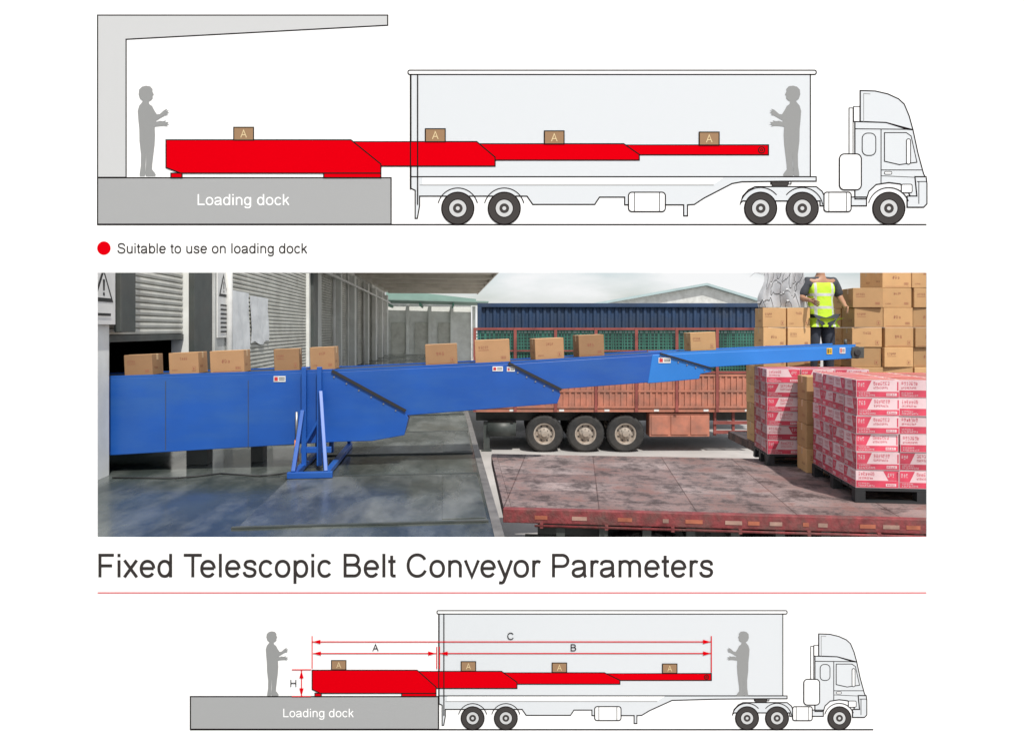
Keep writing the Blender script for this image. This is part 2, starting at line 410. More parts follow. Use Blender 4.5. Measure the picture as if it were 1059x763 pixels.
draw_truck(lambda x, y: (fx2t(x), 754-(232.5-y)*K2), .85, K2, "small pale grey drawn tractor truck in side view")

def draw_conv(fm, lw, k, label):
    base = fm(283, 184); r = aroot("telescopic_conveyor", *base); top(r, label, "conveyor", "drawn conveyors")
    def A_(): return Art((0, 0), fm, lw)
    A_().shape([(647, 150.2), (794.6, 150.2), (794.6, 160.4), (661, 160.4), (655, 156)], a_red, a_black, LW, 5).build("boom_section", r, base)
    A_().shape([(495, 149), (645, 149), (661, 160), (661, 165.8), (512, 165.8), (504, 158)], a_red, a_black, LW, 7).build("boom_section", r, base)
    A_().shape([(363, 146.8), (493, 146.8), (512, 162.8), (512, 172), (394, 172), (380, 160)], a_red, a_black, LW, 9).build("boom_section", r, base)
    A_().shape([(172, 145), (363, 145), (394, 170), (394, 179.3), (187, 179.3), (172, 173.5)], a_red, a_black, LW, 11).build("base_section", r, base)
    A_().shape([(177, 179.3), (188.5, 179.3), (188.5, 184), (177, 184)], a_red, a_black, LW, 9.3).build("foot", r, base)
    A_().shape([(335, 179.3), (394, 179.3), (394, 184), (335, 184)], a_red, a_black, LW, 9.3).build("foot", r, base)
    c = fm(787.5, 155.4); a = Art((0, 0)); a.lw = lw
    a.fill(circ(c[0], c[1], 3.2*k, 24), a_red, 7); a.line(circ(c[0], c[1], 3.2*k, 24), 1, a_black, 8, True); a.line(circ(c[0], c[1], 1.2*k, 12), .8, a_black, 8, True)
    a.build("end_roller", r, base)
draw_conv(ident, 1.0, 1.0, "bright red drawn telescopic conveyor reaching from dock into trailer")
BK = [(172, 323), (363, 431.5), (394, 451), (495, 520), (512, 534.6), (645, 625), (661, 641), (794.6, 735.6)]
def fxc(x):
    for (a, b), (c, d) in zip(BK[:-1], BK[1:]):
        if x <= c: return b+(x-a)*(d-b)/(c-a)
    return BK[-1][1]
draw_conv(lambda x, y: (fxc(x), 719.4-(184-y)*.695), .85, .7, "bright red drawn telescopic conveyor with dimension lines")

def dbox(x0, x1, y0, y1):
    base = ((x0+x1)/2, y1); r = aroot("carton", *base); top(r, "brown drawn carton with letter A on red conveyor", "carton", "drawn cartons on conveyors")
    Art((0, 0)).shape([(x0, y0), (x1, y0), (x1, y1), (x0, y1)], a_box, a_black, 1.1 if x1-x0 > 18 else .9, 13).build("carton_side", r, base)
    h = y1-y0; cx = base[0]
    text("A", cx-h*.25, cx+h*.25, y1-h*.2, h*.6, a_boxA, 15, r, base, "carton_letter", weight=80)
for b in [(242, 262.5, 132, 145.3), (440, 460.5, 133.6, 147), (563, 583.3, 135.8, 149.2), (723, 743.5, 137, 150.4)]: dbox(*b)
for b in [(343, 358, 682.2, 691.8), (477, 492, 683.4, 693.2), (571, 586, 684.8, 694.6), (685, 700, 685.8, 695.4)]: dbox(*b)

def dim(p, q, tick, lett, lab):
    base = ((p[0]+q[0])/2, (p[1]+q[1])/2); r = aroot("dimension_line", *base)
    top(r, lab, "dimension line", "red dimension lines")
    d = Vector((q[0]-p[0], q[1]-p[1])).normalized(); n = Vector((-d.y, d.x))
    a = Art((0, 0)); a.line([p, q], 1.0, a_red, 14)
    for pt, sg in ((Vector(p), 1), (Vector(q), -1)):
        t = pt+d*9*sg*.9; a.fill([tuple(pt), tuple(t+n*2.2), tuple(t-n*2.2)], a_red, 15)
    a.build("arrow_line", r, base)
    for t in tick: Art((0, 0)).line(t, 1.0, a_red, 14).build("extension_line", r, base)
    text(lett[0], lett[1]-lett[3]/2, lett[1]+lett[3]/2, lett[2], 7.2, a_black, 14, r, base, "dimension_letter")
dim((323.5, 663), (735, 663), [[(323, 657), (323, 690.5)], [(735.5, 657), (735.5, 695)]], ("C", 528, 660.8, 6.6), "red double-headed dimension arrow with letter C")
dim((324, 675), (451, 675), [[(451.8, 668), (451.8, 691)]], ("A", 388.5, 672.6, 6.6), "red double-headed dimension arrow with letter A")
dim((455, 675), (735, 675), [[(454.6, 668), (454.6, 691)]], ("B", 593, 672.6, 5.6), "red double-headed dimension arrow with letter B")
dim((312, 692.4), (312, 719), [[(302, 691.8), (322, 691.8)], [(302, 719.4), (322, 719.4)]], ("H", 303.6, 709.4, 6.2), "short red vertical dimension arrow with letter H")

# ============================================================ YARD
m_floor = pm("dock_floor_concrete", (0.04, 0.05, 0.046), 0.20, 0.4, 0.9, bump=0.05, bscale=9, dirt=(0.19, 0.205, 0.19), dirt_amt=0.8, dirt_scale=1.5, rvar=0.15, stretch=(1.0, .4, 1))
m_yard = pm("yard_concrete", (0.40, 0.385, 0.37), 0.85, 0.18, 0.5, bump=0.2, bscale=20, dirt=(0.24, 0.23, 0.22), dirt_amt=0.7, dirt_scale=0.3)
m_wall = pm("painted_wall", (0.58, 0.59, 0.57), 0.8, 0.12, 2, bump=0.1, dirt=(0.33, 0.33, 0.3), dirt_amt=0.6)
m_pale = pm("pale_painted_wall", (0.74, 0.75, 0.72), 0.8, 0.08, 2, dirt=(0.5, 0.5, 0.46), dirt_amt=0.5)
m_dark = pm("dark_steel", (0.05, 0.06, 0.057), 0.5, 0.2, 5, dirt=(0.1, 0.09, 0.08), dirt_amt=0.5)
m_shut = pm("shutter_metal", (0.56, 0.56, 0.51), 0.55, 0.1, 2, dirt=(0.3, 0.29, 0.25), dirt_amt=0.6, dirt_scale=1.5)
m_can = pm("canopy_soffit", (0.70, 0.66, 0.58), 0.8, 0.08, 1, dirt=(0.45, 0.42, 0.35), dirt_amt=0.5)
m_green = pm("green_paint", (0.05, 0.20, 0.13), 0.5, 0.15, 4)
m_white = pm("white_paint", (0.72, 0.72, 0.7), 0.5, 0.08, 4, dirt=(0.4, 0.4, 0.38), dirt_amt=0.4)
m_yel = pm("yellow_paint", (0.75, 0.5, 0.03), 0.5, 0.1, 4)
m_orange = pm("orange_paint", (0.75, 0.25, 0.02), 0.45, 0.1, 4)
m_blackp = pm("black_print", (0.02, 0.02, 0.02), 0.6, 0.1)
m_redp = pm("red_print", (0.55, 0.03, 0.04), 0.5, 0.1)
m_dull = pm("faded_orange_tape", (0.36, 0.11, 0.06), 0.7, 0.3, 8)
m_dullw = pm("faded_pale_tape", (0.32, 0.2, 0.16), 0.7, 0.3, 8)

mb = MB(); mb.face([(-400, -400, -1.3), (400, -400, -1.3), (400, 500, -1.3), (-400, 500, -1.3)])
g = mb.build("ground", [m_yard]); top(g, "broad worn concrete yard", "ground", kind="structure")
DX = 0.478
mb = MB(); mb.box(-12, DX, -6, 46, -1.296, 0)
g = mb.build("dock_floor", [m_floor]); top(g, "dark damp concrete loading dock platform", "dock floor", kind="structure")
mb = MB(); mb.box(DX-0.07, DX+0.012, -5.9, 45.9, -0.1, 0.006)
o = mb.build("dock_edge_strip", [pm("worn_steel_edge", (0.2, 0.19, 0.18), 0.5, 0.3, 6, metallic=0.4)], loc=(DX, 20, 0)); top(o, "worn steel angle along the dock edge", "edge strip")
for k, yy in enumerate((14, 19, 25)):
    mb = MB(); mb.box(-3.86, DX-0.08, yy, yy+0.014, 0.0005, 0.004)
    o = mb.build("floor_joint", [m_blackp], loc=(-1.6, yy, 0)); top(o, "thin dark joint across the dock floor", "floor joint", "dock floor joints")
m_plate = pm("leveler_plate", (0.06, 0.07, 0.066), 0.25, 0.35, 3, metallic=0.1, bump=0.1, bscale=50, dirt=(0.22, 0.23, 0.22), dirt_amt=0.75, dirt_scale=1.8, rvar=0.15, stretch=(1, .4, 1))
for yy in (6.0, 9.3, 13.5):
    r = empty("dock_leveler", (-0.7, yy+0.95, 0.0)); top(r, "steel dock leveler plate set flush in dock floor", "dock leveler", "dock levelers along the edge")
    mb = MB(); mb.box(-1.75, DX-0.1, yy, yy+1.9, 0.003, 0.012); mb.build("platform", [m_plate], r, bevel=0.003)
    mb = MB(); mb.box(-0.02, DX-0.11, yy+0.03, yy+1.87, 0.0125, 0.02); mb.build("lip", [m_plate], r, bevel=0.003)
    for q in (yy-0.05, yy+1.91):
        mb = MB(); mb.box(-1.8, DX-0.09, q, q+0.035, 0.002, 0.016); mb.build("side_angle", [m_dark], r)

# ---- warehouse
wx = -3.88
wr = empty("warehouse", (wx-3, 20, 0)); top(wr, "long pale grey warehouse with roller shutters facing the dock", "building")
H = 5.0
mb = MB()
mb.box(wx-0.25, wx, -6, 8.30, 0, H)
mb.box(wx-0.25, wx, 8.30, 10.76, 4.2, H)
mb.box(wx-0.25, wx, 10.76, 12.4, 0, H)
mb.box(wx-0.25, wx, 12.4, 20.0, 4.2, H)
mb.box(wx-0.25, wx, 20.0, 22.0, 0, H)
mb.box(wx-0.25, wx, 22.0, 28, 4.2, H)
mb.box(wx-0.25, wx, 28, 30, 0, H)
mb.box(wx-0.25, wx, 30, 37, 4.2, H)
mb.box(wx-0.25, wx, 37, 46, 0, H)
mb.build("wall", [m_pale], wr)
mb = MB(); mb.box(wx-8, wx-7.9, -6, 46, 0, H); mb.box(wx-7.9, wx-0.26, 45.8, 46, 0, H); mb.box(wx-7.9, wx-0.26, -6, -5.8, 0, H)
mb.build("rear_wall", [m_wall], wr)
mb = MB(); mb.box(wx-8.2, wx+0.01, -6.2, 46.2, H+0.002, H+0.25); mb.build("roof", [m_can], wr)
def shutter(y0, y1, z0, z1):
    mb = MB(); z = z0; p = 0.085
    while z < z1:
        pr = [(wx-0.12, z), (wx-0.085, z+0.012), (wx-0.08, z+p*0.5), (wx-0.085, z+p-0.012), (wx-0.12, z+p)]
        for (xa, za), (xb, zb) in zip(pr[:-1], pr[1:]): mb.face([(xa, y0, za), (xa, y1, za), (xb, y1, zb), (xb, y0, zb)])
        z += p
    return mb.build("roller_shutter", [m_shut], wr)
shutter(8.31, 10.75, 1.62, 4.19)
mb = MB(); mb.box(wx-0.13, wx-0.07, 8.31, 10.75, 1.54, 1.62); mb.build("shutter_rail", [m_dark], wr)
shutter(12.41, 19.99, 0.02, 4.19)
shutter(22.01, 27.99, 0.02, 4.19)
shutter(30.01, 36.99, 0.02, 4.19)
for y0, y1, z0, mt in ((8.40, 8.78, 1.66, m_dark), (10.76, 11.55, 0.0, m_dark), (11.66, 12.40, 1.0, m_wall), (20.2, 20.9, 0.0, m_dark), (24.6, 24.9, 0, m_pale), (28.3, 28.9, 0, m_pale), (29.9, 30.2, 0, m_dark), (33.2, 33.6, 0, m_pale), (36.9, 37.6, 0, m_pale), (40.6, 41.2, 0, m_pale), (44.4, 45, 0, m_pale)):
    mb = MB(); mb.box(wx+0.003, wx+(0.09 if mt is not m_pale else .22), y0, y1, z0, 3.88)
    mb.build("column", [mt], wr, bevel=0.01)
for yy in (12.2, 23.4, 32, 38.2, 42):
    mb = MB(); mb.cyl((wx+0.16, yy, 0), (wx+0.16, yy, 3.88), 0.055, 12); mb.build("downpipe", [m_white], wr)
for y0, y1 in ((38.6, 40.0), (42.3, 43.6)):
    mb = MB(); mb.box(wx+.003, wx+.05, y0, y1, .01, 2.3); mb.build("door", [m_dark], wr)
mb = MB(); mb.box(wx+0.24, wx+0.30, 20, 45.8, 3.4, 3.48); mb.build("cable_tray", [m_white], wr)
def sign_tri(y0, y1, z0, z1, name, label, bg, off=0.11):
    r = empty(name, (wx+off, (y0+y1)/2, z0)); top(r, label, "sign", "warning signs on warehouse wall")
    mb = MB(); mb.box(wx+off-0.02, wx+off, y0, y1, z0, z1); mb.build("panel", [bg], r)
    w = (y1-y0)*0.4; cy = (y0+y1)/2; cz = z1-w*1.15; x = wx+off+0.004
    mb = MB(); mb.face([(x, cy-w, cz-w*.8), (x, cy+w, cz-w*.8), (x, cy, cz+w*.9)], 0)
    x += .003; w2 = w*.72; mb.face([(x, cy-w2, cz-w2*.85), (x, cy+w2, cz-w2*.85), (x, cy, cz+w2*.85)], 1)
    x += .003; mb.face([(x, cy-w*.07, cz-w*.25), (x, cy+w*.07, cz-w*.25), (x, cy+w*.1, cz+w*.3), (x, cy-w*.1, cz+w*.3)], 0)
    mb.face([(x, cy-w*.08, cz-w*.5), (x, cy+w*.08, cz-w*.5), (x, cy+w*.08, cz-w*.35), (x, cy-w*.08, cz-w*.35)], 0)
    mb.build("warning_symbol", [m_blackp, m_white], r)
    mb = MB(); zz = cz-w*1.5
    while zz > z0+0.08:
        mb.face([(x, cy-w*.7, zz), (x, cy+w*.7, zz), (x, cy+w*.7, zz+.03), (x, cy-w*.7, zz+.03)]); zz -= 0.075
    if mb.f: mb.build("small_print", [m_blackp], r)
sign_tri(7.75, 8.32, 1.75, 2.45, "warning_sign", "white warning sign with black triangle on wall", m_white, 0.06)
sign_tri(11.72, 12.3, 1.55, 2.7, "warning_sign", "tall white warning sign with triangle between shutters", m_white, 0.12)
random.seed(3)
m_sheet = pm("paper_sheet", (0.72, 0.74, 0.75), 0.5, 0.1, 3)
for (ya, yb, za, zb) in ((12.95, 14.2, 1.25, 2.42), (14.3, 15.7, 1.4, 2.38)):
    mb = MB(); n, m = 12, 10
    g_ = [[(wx-0.055+0.016*math.sin(i*1.1+j*.5)+random.uniform(-.003, .003), ya+(yb-ya)*i/n, za+(zb-za)*j/m+(0.04*math.sin(i*.7) if j == 0 else 0)) for j in range(m+1)] for i in range(n+1)]
    for i in range(n):
        for j in range(m): mb.face([g_[i][j], g_[i+1][j], g_[i+1][j+1], g_[i][j+1]], 0, True)
    o = mb.build("notice_sheet", [m_sheet], loc=(wx, (ya+yb)/2, za)); top(o, "white notice sheet taped on roller shutter", "notice sheet", "notices on shutter")

# ---- canopy
cr = empty("dock_canopy", (-0.8, 30, 4.1)); top(cr, "long flat beige canopy projecting over the dock", "canopy")
CXE = 2.15
mb = MB(); mb.box(wx+0.002, CXE, 19.5, 45, 4.1, 4.28); mb.build("canopy_roof", [m_can], cr)
mb = MB(); mb.box(CXE+.002, CXE+.06, 19.5, 45, 3.98, 4.4); mb.build("fascia", [m_can], cr)
for k in range(8):
    mb = MB(); yy = 21+k*3.1; mb.box(wx+0.4, CXE-0.02, yy, yy+0.15, 3.92, 4.097); mb.build("canopy_beam", [m_can], cr, bevel=0.01)
# ---- far warehouse with green canopy
m_roofg = pm("weathered_green_roof", (.2, .3, .26), .7, .1, 1)
fr = empty("far_warehouse", (-3, 54, -1.3)); top(fr, "distant pale warehouse with green steel canopy", "building")
mb = MB(); mb.box(-16, 2.2, 56, 66, -1.3, 4.0); mb.build("wall", [m_pale], fr)
mb = MB(); mb.prism([(-16.5, 4.0), (2.6, 4.0), (2.6, 4.15), (-7, 5.2), (-16.5, 4.15)], 55.7, 66.3); mb.build("roof", [m_roofg], fr)
mb = MB(); mb.prism([(-10, 3.9), (3.2, 3.6), (3.2, 3.7), (-10, 4.0)], 49, 55.6); mb.build("green_canopy", [m_roofg], fr)
for k in range(7):
    mb = MB(); mb.box(-8.5+k*1.8, -8.25+k*1.8, 55.7, 55.95, -1.3, 3.6); mb.build("column", [m_pale], fr)
for k in range(5):
    mb = MB(); mb.box(-9+k*2.4, -8.9+k*2.4, 49.2, 55.5, 3.38, 3.58); mb.build("green_canopy_beam", [m_green], fr)
for k in range(5):
    mb = MB(); mb.box(-8.1+k*1.9, -7.0+k*1.9, 55.9, 55.98, -1.2, 2.2); mb.build("door", [m_shut], fr)

# ---- distant sheds
m_roofb = pm("pale_blue_green_roof", (0.36, 0.46, 0.47), 0.6, 0.08, 0.3, dirt=(0.25, 0.3, 0.3), dirt_amt=0.4)
sr = empty("distant_shed", C(12, 70, -1.3), -A); top(sr, "distant shed with pale blue-green pitched roof", "building")
mb = MB(); mb.prism([(-6, 0), (16, 0), (16, 5.0), (8, 7.4), (-6, 5.0)], 0, 18); mb.build("wall", [m_wall], sr, world=False)
mb = MB()
mb.prism([(-6.6, 4.85), (8, 7.45), (16.6, 4.85), (16.6, 5.1), (8, 7.7), (-6.6, 5.1)], -0.6, 18.6); mb.build("roof", [m_roofb], sr, world=False)
sr2 = empty("distant_shed", C(-2, 95, -1.3), -A); top(sr2, "far low grey industrial shed", "building")
mb = MB(); mb.box(-2, 44, 0, 20, 0, 6.0); mb.build("wall", [m_wall], sr2, world=False)
mb = MB(); mb.box(-2.3, 44.3, -.3, 20.3, 6.002, 6.4); mb.build("roof", [m_roofb], sr2, world=False)

# ---- shipping container behind
m_blue = pm("container_blue", (0.018, 0.045, 0.105), 0.6, 0.2, 1.5, dirt=(0.05, 0.06, 0.07), dirt_amt=0.5)
r = empty("shipping_container", C(-0.95, 19.6, -1.3), -A); top(r, "dark blue corrugated shipping container on a chassis", "container")
mb = MB(); Lc = 8.3; n = 40
def corr(mb, z0, z1, n, L):
    p = L/n
    for k in range(n):
        x = k*p; pts = [(x, 0), (x+p*.3, 0), (x+p*.5, .045), (x+p*.8, .045), (x+p, 0)]
        for (xa, ya), (xb, yb) in zip(pts[:-1], pts[1:]): mb.face([(xa, ya, z0), (xb, yb, z0), (xb, yb, z1), (xa, ya, z1)])
corr(mb, 1.3, 3.62, n, Lc); mb.box(0, Lc, 0.05, 2.4, 1.2, 3.66)
mb.build("container_body", [m_blue], r, world=False)
mb = MB(); mb.box(-.05, Lc+.05, -.06, -.002, 3.62, 3.74); mb.box(-.05, Lc+.05, -.06, -.002, 1.15, 1.3)
for x in (-.05, Lc-.07): mb.box(x, x+.12, -.07, -.003, 1.3, 3.62)
mb.build("container_frame", [m_blue], r, world=False, bevel=.01)
mb = MB(); mb.box(0, Lc, .6, 1.8, .8, 1.14); mb.build("chassis", [m_dark], r, world=False)
m_tyre = pm("tyre_rubber", (0.025, 0.025, 0.025), 0.85, 0.3, 8, dirt=(0.09, 0.08, 0.07), dirt_amt=0.5)
m_rim = pm("wheel_rim", (0.38, 0.33, 0.28), 0.6, 0.2, 8, dirt=(0.16, 0.1, 0.06), dirt_amt=0.7, dirt_scale=5)
def wheel3d(parent, x, y, z, rad, w):
    mb = MB(); prof = [(0.58, 0), (0.62, -.02), (0.9, -.02), (0.975, .03), (1.0, .08), (1.0, w/rad-.08), (.975, w/rad-.03), (.9, w/rad), (.6, w/rad)]
    seg = 32
    for a in range(seg):
        t0 = 2*math.pi*a/seg; t1 = 2*math.pi*(a+1)/seg
        for (r0, d0), (r1, d1) in zip(prof[:-1], prof[1:]):
            f = lambda rr, dd, t: (rr*rad*math.cos(t), dd*rad, rr*rad*math.sin(t))
            mb.face([f(r0, d0, t0), f(r0, d0, t1), f(r1, d1, t1), f(r1, d1, t0)], 0, True)
    for a in range(seg):
        t = 2*math.pi*a/seg
        M = Matrix.Rotation(-t, 4, 'Y')
        mb.box(rad*.995, rad*1.015, .06*rad, w-.06*rad, -.03, .03, 0, M)
    wr_ = empty("wheel", (x, y, z)); wr_.parent = parent
    mb.build("tyre", [m_tyre], wr_, world=False)
    mb = MB()
    prof = [(0.0, -.03), (.16, -.03), (.17, .05), (.32, .12), (.34, .16), (.46, .16), (.5, .03), (.6, .0)]
    for a in range(seg):
        t0 = 2*math.pi*a/seg; t1 = 2*math.pi*(a+1)/seg
        for (r0, d0), (r1, d1) in zip(prof[:-1], prof[1:]):
            f = lambda rr, dd, t: (rr*rad*math.cos(t), dd*rad, rr*rad*math.sin(t))
            if r0 == 0: mb.face([f(r0, d0, t0), f(r1, d1, t1), f(r1, d1, t0)])
            else: mb.face([f(r0, d0, t0), f(r0, d0, t1), f(r1, d1, t1), f(r1, d1, t0)], 0, True)
    for k in range(8):
        t = 2*math.pi*k/8; c = Vector((.26*rad*math.cos(t), .03*rad, .26*rad*math.sin(t))); mb.cyl(c, c+Vector((0, .07*rad, 0)), .03*rad, 8, 0)
    for k in range(8):
        t = 2*math.pi*(k+.5)/8; c = Vector((.41*rad*math.cos(t), .155*rad, .41*rad*math.sin(t))); mb.cyl(c, c+Vector((0, -.006, 0)), .045*rad, 10, 1)
    mb.build("rim", [m_rim, m_blackp], wr_, world=False)
    return wr_

# ---- stake-sided trailer across the yard
m_rust = pm("faded_orange_red_paint", (0.45, 0.17, 0.11), 0.7, 0.2, 3, dirt=(0.24, 0.13, 0.1), dirt_amt=0.8, dirt_scale=2.5)
m_dred = pm("red_brown_paint", (0.24, 0.06, 0.05), 0.7, 0.3, 3)
m_dgreen = pm("dark_green_netting", (0.035, 0.15, 0.11), 0.8, 0.5, 1.5)
TX0 = -.9; TX1 = 6.4
r = empty("cargo_trailer", C(0, 16.4, -1.3), -A); top(r, "long faded orange stake-sided cargo trailer parked across the yard", "trailer")
for x in (.785, 1.79, 2.76):
    wheel3d(r, x, 0.05, .45, .45, .28); wheel3d(r, x, 2.1, .45, .45, .28)
mb = MB(); mb.box(TX0, TX1, .45, 2.05, .72, .98)
for x in (.785, 1.79, 2.76): mb.cyl((x, .3, .45), (x, 2.1, .45), .07, 10)
mb.build("chassis", [m_dark], r, world=False)
mb = MB(); mb.box(TX0, TX1, 0, 2.4, .985, 1.08); mb.build("deck", [m_rust], r, world=False)
mb = MB(); mb.box(TX0, TX1, 0.002, .05, 1.082, 1.90)
x = TX0+.04
while x < TX1-.06:
    mb.box(x, x+.05, -.02, .001, 1.10, 1.88); x += .14
for zz in (1.085, 1.47, 1.85): mb.box(TX0, TX1, -.028, -.021, zz, zz+.05)
mb.build("side_board", [m_rust], r, world=False)
x = TX0
while x <= TX1:
    mb = MB(); mb.box(x-.035, x+.035, -.05, -.037, .99, 3.02); mb.build("post", [m_dred], r, world=False); x += .977
mb = MB()
for zz in (1.92, 2.97): mb.box(TX0-.02, TX1+.02, -.034, .0, zz, zz+.055)
mb.box(TX0-.02, TX1+.02, -.034, .0, 2.45, 2.485)
mb.build("rack_rail", [m_dred], r, world=False)
mb = MB(); x = TX0; rr_ = random.Random(9)
while x < TX1-.05:
    sl = rr_.uniform(-.03, .03)
    mb.face([(x, .02, 1.92), (x+.024, .02, 1.92), (x+.024+sl, .02, 2.96), (x+sl, .02, 2.96)]); x += .07
zz = 1.97
while zz < 2.95:
    mb.box(TX0, TX1, .031, .04, zz, zz+.02); zz += .075
mb.build("netting", [m_dgreen], r, world=False)
mb = MB(); mb.box(TX0+.1, TX1-.1, .3, 2.3, 1.1, 2.95)
mb.build("interior_shade_block", [pm("painted_interior_shade", (0.02, 0.05, 0.045), .7, .5, 1.5, bump=.6, bscale=4)], r, world=False, bevel=.08)  # added dark block, its colour carries the shade inside the racks
mb = MB(); mb.box(3.34, 4.8, .05, .5, .38, .95)
for k in range(3): mb.box(3.38+k*.48, 3.8+k*.48, .03, .049, .43, .9)
mb.build("tool_box", [m_rust], r, world=False, bevel=.01)
mb = MB()
for zz in (.45, .68): mb.box(4.9, 5.9, .06, .1, zz, zz+.08)
for x in (4.95, 5.4, 5.85): mb.box(x-.03, x+.03, .1, .16, .4, .98)
mb.build("side_guard", [m_dred], r, world=False)
mb = MB(); mb.box(-.7, -.55, .2, .35, .02, .72); mb.box(-.75, -.5, .15, .4, 0.004, .03); mb.cyl((-.6, .3, .55), (.1, .3, .55), .2, 16)
mb.build("landing_gear", [m_dark], r, world=False)
for x in (.0, 1.2, 2.3, 3.5, 4.7, 5.7):
    mb = MB(); mb.box(x-.06, x+.06, -.006, -.001, 1.0, 1.05); mb.build("side_reflector", [m_white], r, world=False)

# ---- flatbeds
def deckmat(name):
    m = bpy.data.materials.new(name); m.use_nodes = True; nt = m.node_tree; N = nt.nodes; L = nt.links; b = N["Principled BSDF"]
    tc = N.new("ShaderNodeTexCoord"); br = N.new("ShaderNodeTexBrick"); br.offset = 0.0
    br.inputs["Scale"].default_value = 1.0; br.inputs["Brick Width"].default_value = .9; br.inputs["Row Height"].default_value = .4
    br.inputs["Mortar Size"].default_value = .006; br.inputs["Color1"].default_value = (.17, .125, .12, 1); br.inputs["Color2"].default_value = (.27, .225, .22, 1); br.inputs["Mortar"].default_value = (.08, .05, .045, 1)
    L.new(tc.outputs["Object"], br.inputs["Vector"])
    def noise(s, d, ro):
        n = N.new("ShaderNodeTexNoise"); n.inputs["Scale"].default_value = s; n.inputs["Detail"].default_value = d; n.inputs["Roughness"].default_value = ro
        L.new(tc.outputs["Object"], n.inputs["Vector"]); return n
    n = noise(3.2, 12, .8)
    cr_ = N.new("ShaderNodeValToRGB"); cr_.color_ramp.elements[0].position = .42; cr_.color_ramp.elements[1].position = .58
    cr_.color_ramp.elements[0].color = (.34, .30, .29, 1); cr_.color_ramp.elements[1].color = (1.5, 1.45, 1.42, 1)
    L.new(n.outputs["Fac"], cr_.inputs["Fac"])
    mx = N.new("ShaderNodeMix"); mx.data_type = 'RGBA'; mx.blend_type = 'MULTIPLY'; mx.inputs["Factor"].default_value = 1
    L.new(br.outputs["Color"], mx.inputs["A"]); L.new(cr_.outputs["Color"], mx.inputs["B"])
    n2 = noise(1.6, 10, .8); c2 = N.new("ShaderNodeValToRGB"); c2.color_ramp.elements[0].position = .5; c2.color_ramp.elements[1].position = .6; c2.color_ramp.elements[1].color = (.8, .8, .8, 1)
    L.new(n2.outputs["Fac"], c2.inputs["Fac"])
    m2 = N.new("ShaderNodeMix"); m2.data_type = 'RGBA'; L.new(c2.outputs["Color"], m2.inputs["Factor"]); L.new(mx.outputs["Result"], m2.inputs["A"]); m2.inputs["B"].default_value = (.17, .075, .06, 1)
    L.new(m2.outputs["Result"], b.inputs["Base Color"])
    bp = N.new("ShaderNodeBump"); bp.inputs["Strength"].default_value = .6; bp.inputs["Distance"].default_value = .012
    n3 = noise(14, 8, .7)
    L.new(n3.outputs["Fac"], bp.inputs["Height"]); L.new(bp.outputs["Normal"], b.inputs["Normal"]); b.inputs["Roughness"].default_value = .62
    return m
m_deck = deckmat("worn_deck_plates")
m_fred = pm("worn_dark_red_paint", (0.20, 0.035, 0.038), 0.65, 0.45, 9, bump=.4, bscale=30, dirt=(0.11, 0.065, 0.055), dirt_amt=0.9, dirt_scale=6)
def flatbed(loc, rz, L, W, label, wheels, xs=0.0):
    r = empty("flatbed_trailer", loc, rz); top(r, label, "trailer")
    mb = MB()
    P = [(.075, .075), (L-.075, .075), (L-.075, W-.075), (.075-xs, W-.075)]
    mb.face([(x, y, 0) for x, y in P]); mb.face([(x, y, -.1) for x, y in P])
    for k in range(4):
        a, b = P[k], P[(k+1) % 4]; mb.face([(a[0], a[1], -.1), (b[0], b[1], -.1), (b[0], b[1], 0), (a[0], a[1], 0)])
    mb.build("deck", [m_deck], r, world=False)
    mb = MB(); mb.box(0, L, 0, .073, -.12, .012); mb.build("side_rail", [m_fred], r, world=False, bevel=.008)
    mb = MB(); mb.box(-xs, L, W-.073, W, -.12, .006); mb.build("side_rail", [m_deck], r, world=False, bevel=.008)
    mb = MB(); mb.box(L-.073, L, .075, W-.075, -.12, .006); mb.build("end_rail", [m_fred], r, world=False, bevel=.008)
    mb = MB(); mb.beam((.035, .075, -.055), (.035-xs, W-.075, -.055), .07, .122); mb.build("end_rail", [m_deck], r, world=False)
    random.seed(5); x = .3; i = 0
    while x < L-.3:
        wd = random.uniform(.05, .16)
        mb = MB(); mb.box(x, x+wd, -.004, -.0005, -.08, -.045); mb.build("reflective_tape", [(m_dull, m_dullw)[i % 2]], r, world=False)
        x += wd+random.uniform(.02, .3); i += 1
    mb = MB(); mb.cyl((.3, -.02, -.135), (L-.3, -.02, -.135), .012, 8)
    x = .35
    while x < L-.4: mb.box(x, x+.03, -.03, -.002, -.155, -.112); x += .6
    mb.build("rope_rail", [m_fred], r, world=False)
    mb = MB(); mb.box(.3, L-.3, .45, W-.75, -.5, -.125)
    x = .5
    while x < L-.3: mb.box(x, x+.08, .06, W-.12, -.26, -.125); x += .4
    for x in (1.9, 3.2, 4.4): mb.cyl((x, .1, -.2), (x+.02, .4, -.6), .03, 8)
    mb.box(.2, L-.2, .10, .14, -.30, -.26)
    mb.build("chassis", [m_dark], r, world=False)
    for x in wheels:
        wheel3d(r, x, .10, -.75, .53, .3); wheel3d(r, x, W-.45, -.75, .53, .3)
    return r
ang = -math.radians(11.3)
FA = C(-0.086, 6.36, 0)
flatbed(FA, ang, 9.5, 2.8, "flatbed trailer with worn plate deck and dark red rails beside dock", (1.35, 2.6, 3.85), xs=.46)
flatbed(C(3.58, 9.62, 0), -A, 6.2, 1.6, "second flatbed trailer carrying brown cartons", (1.5, 2.8))

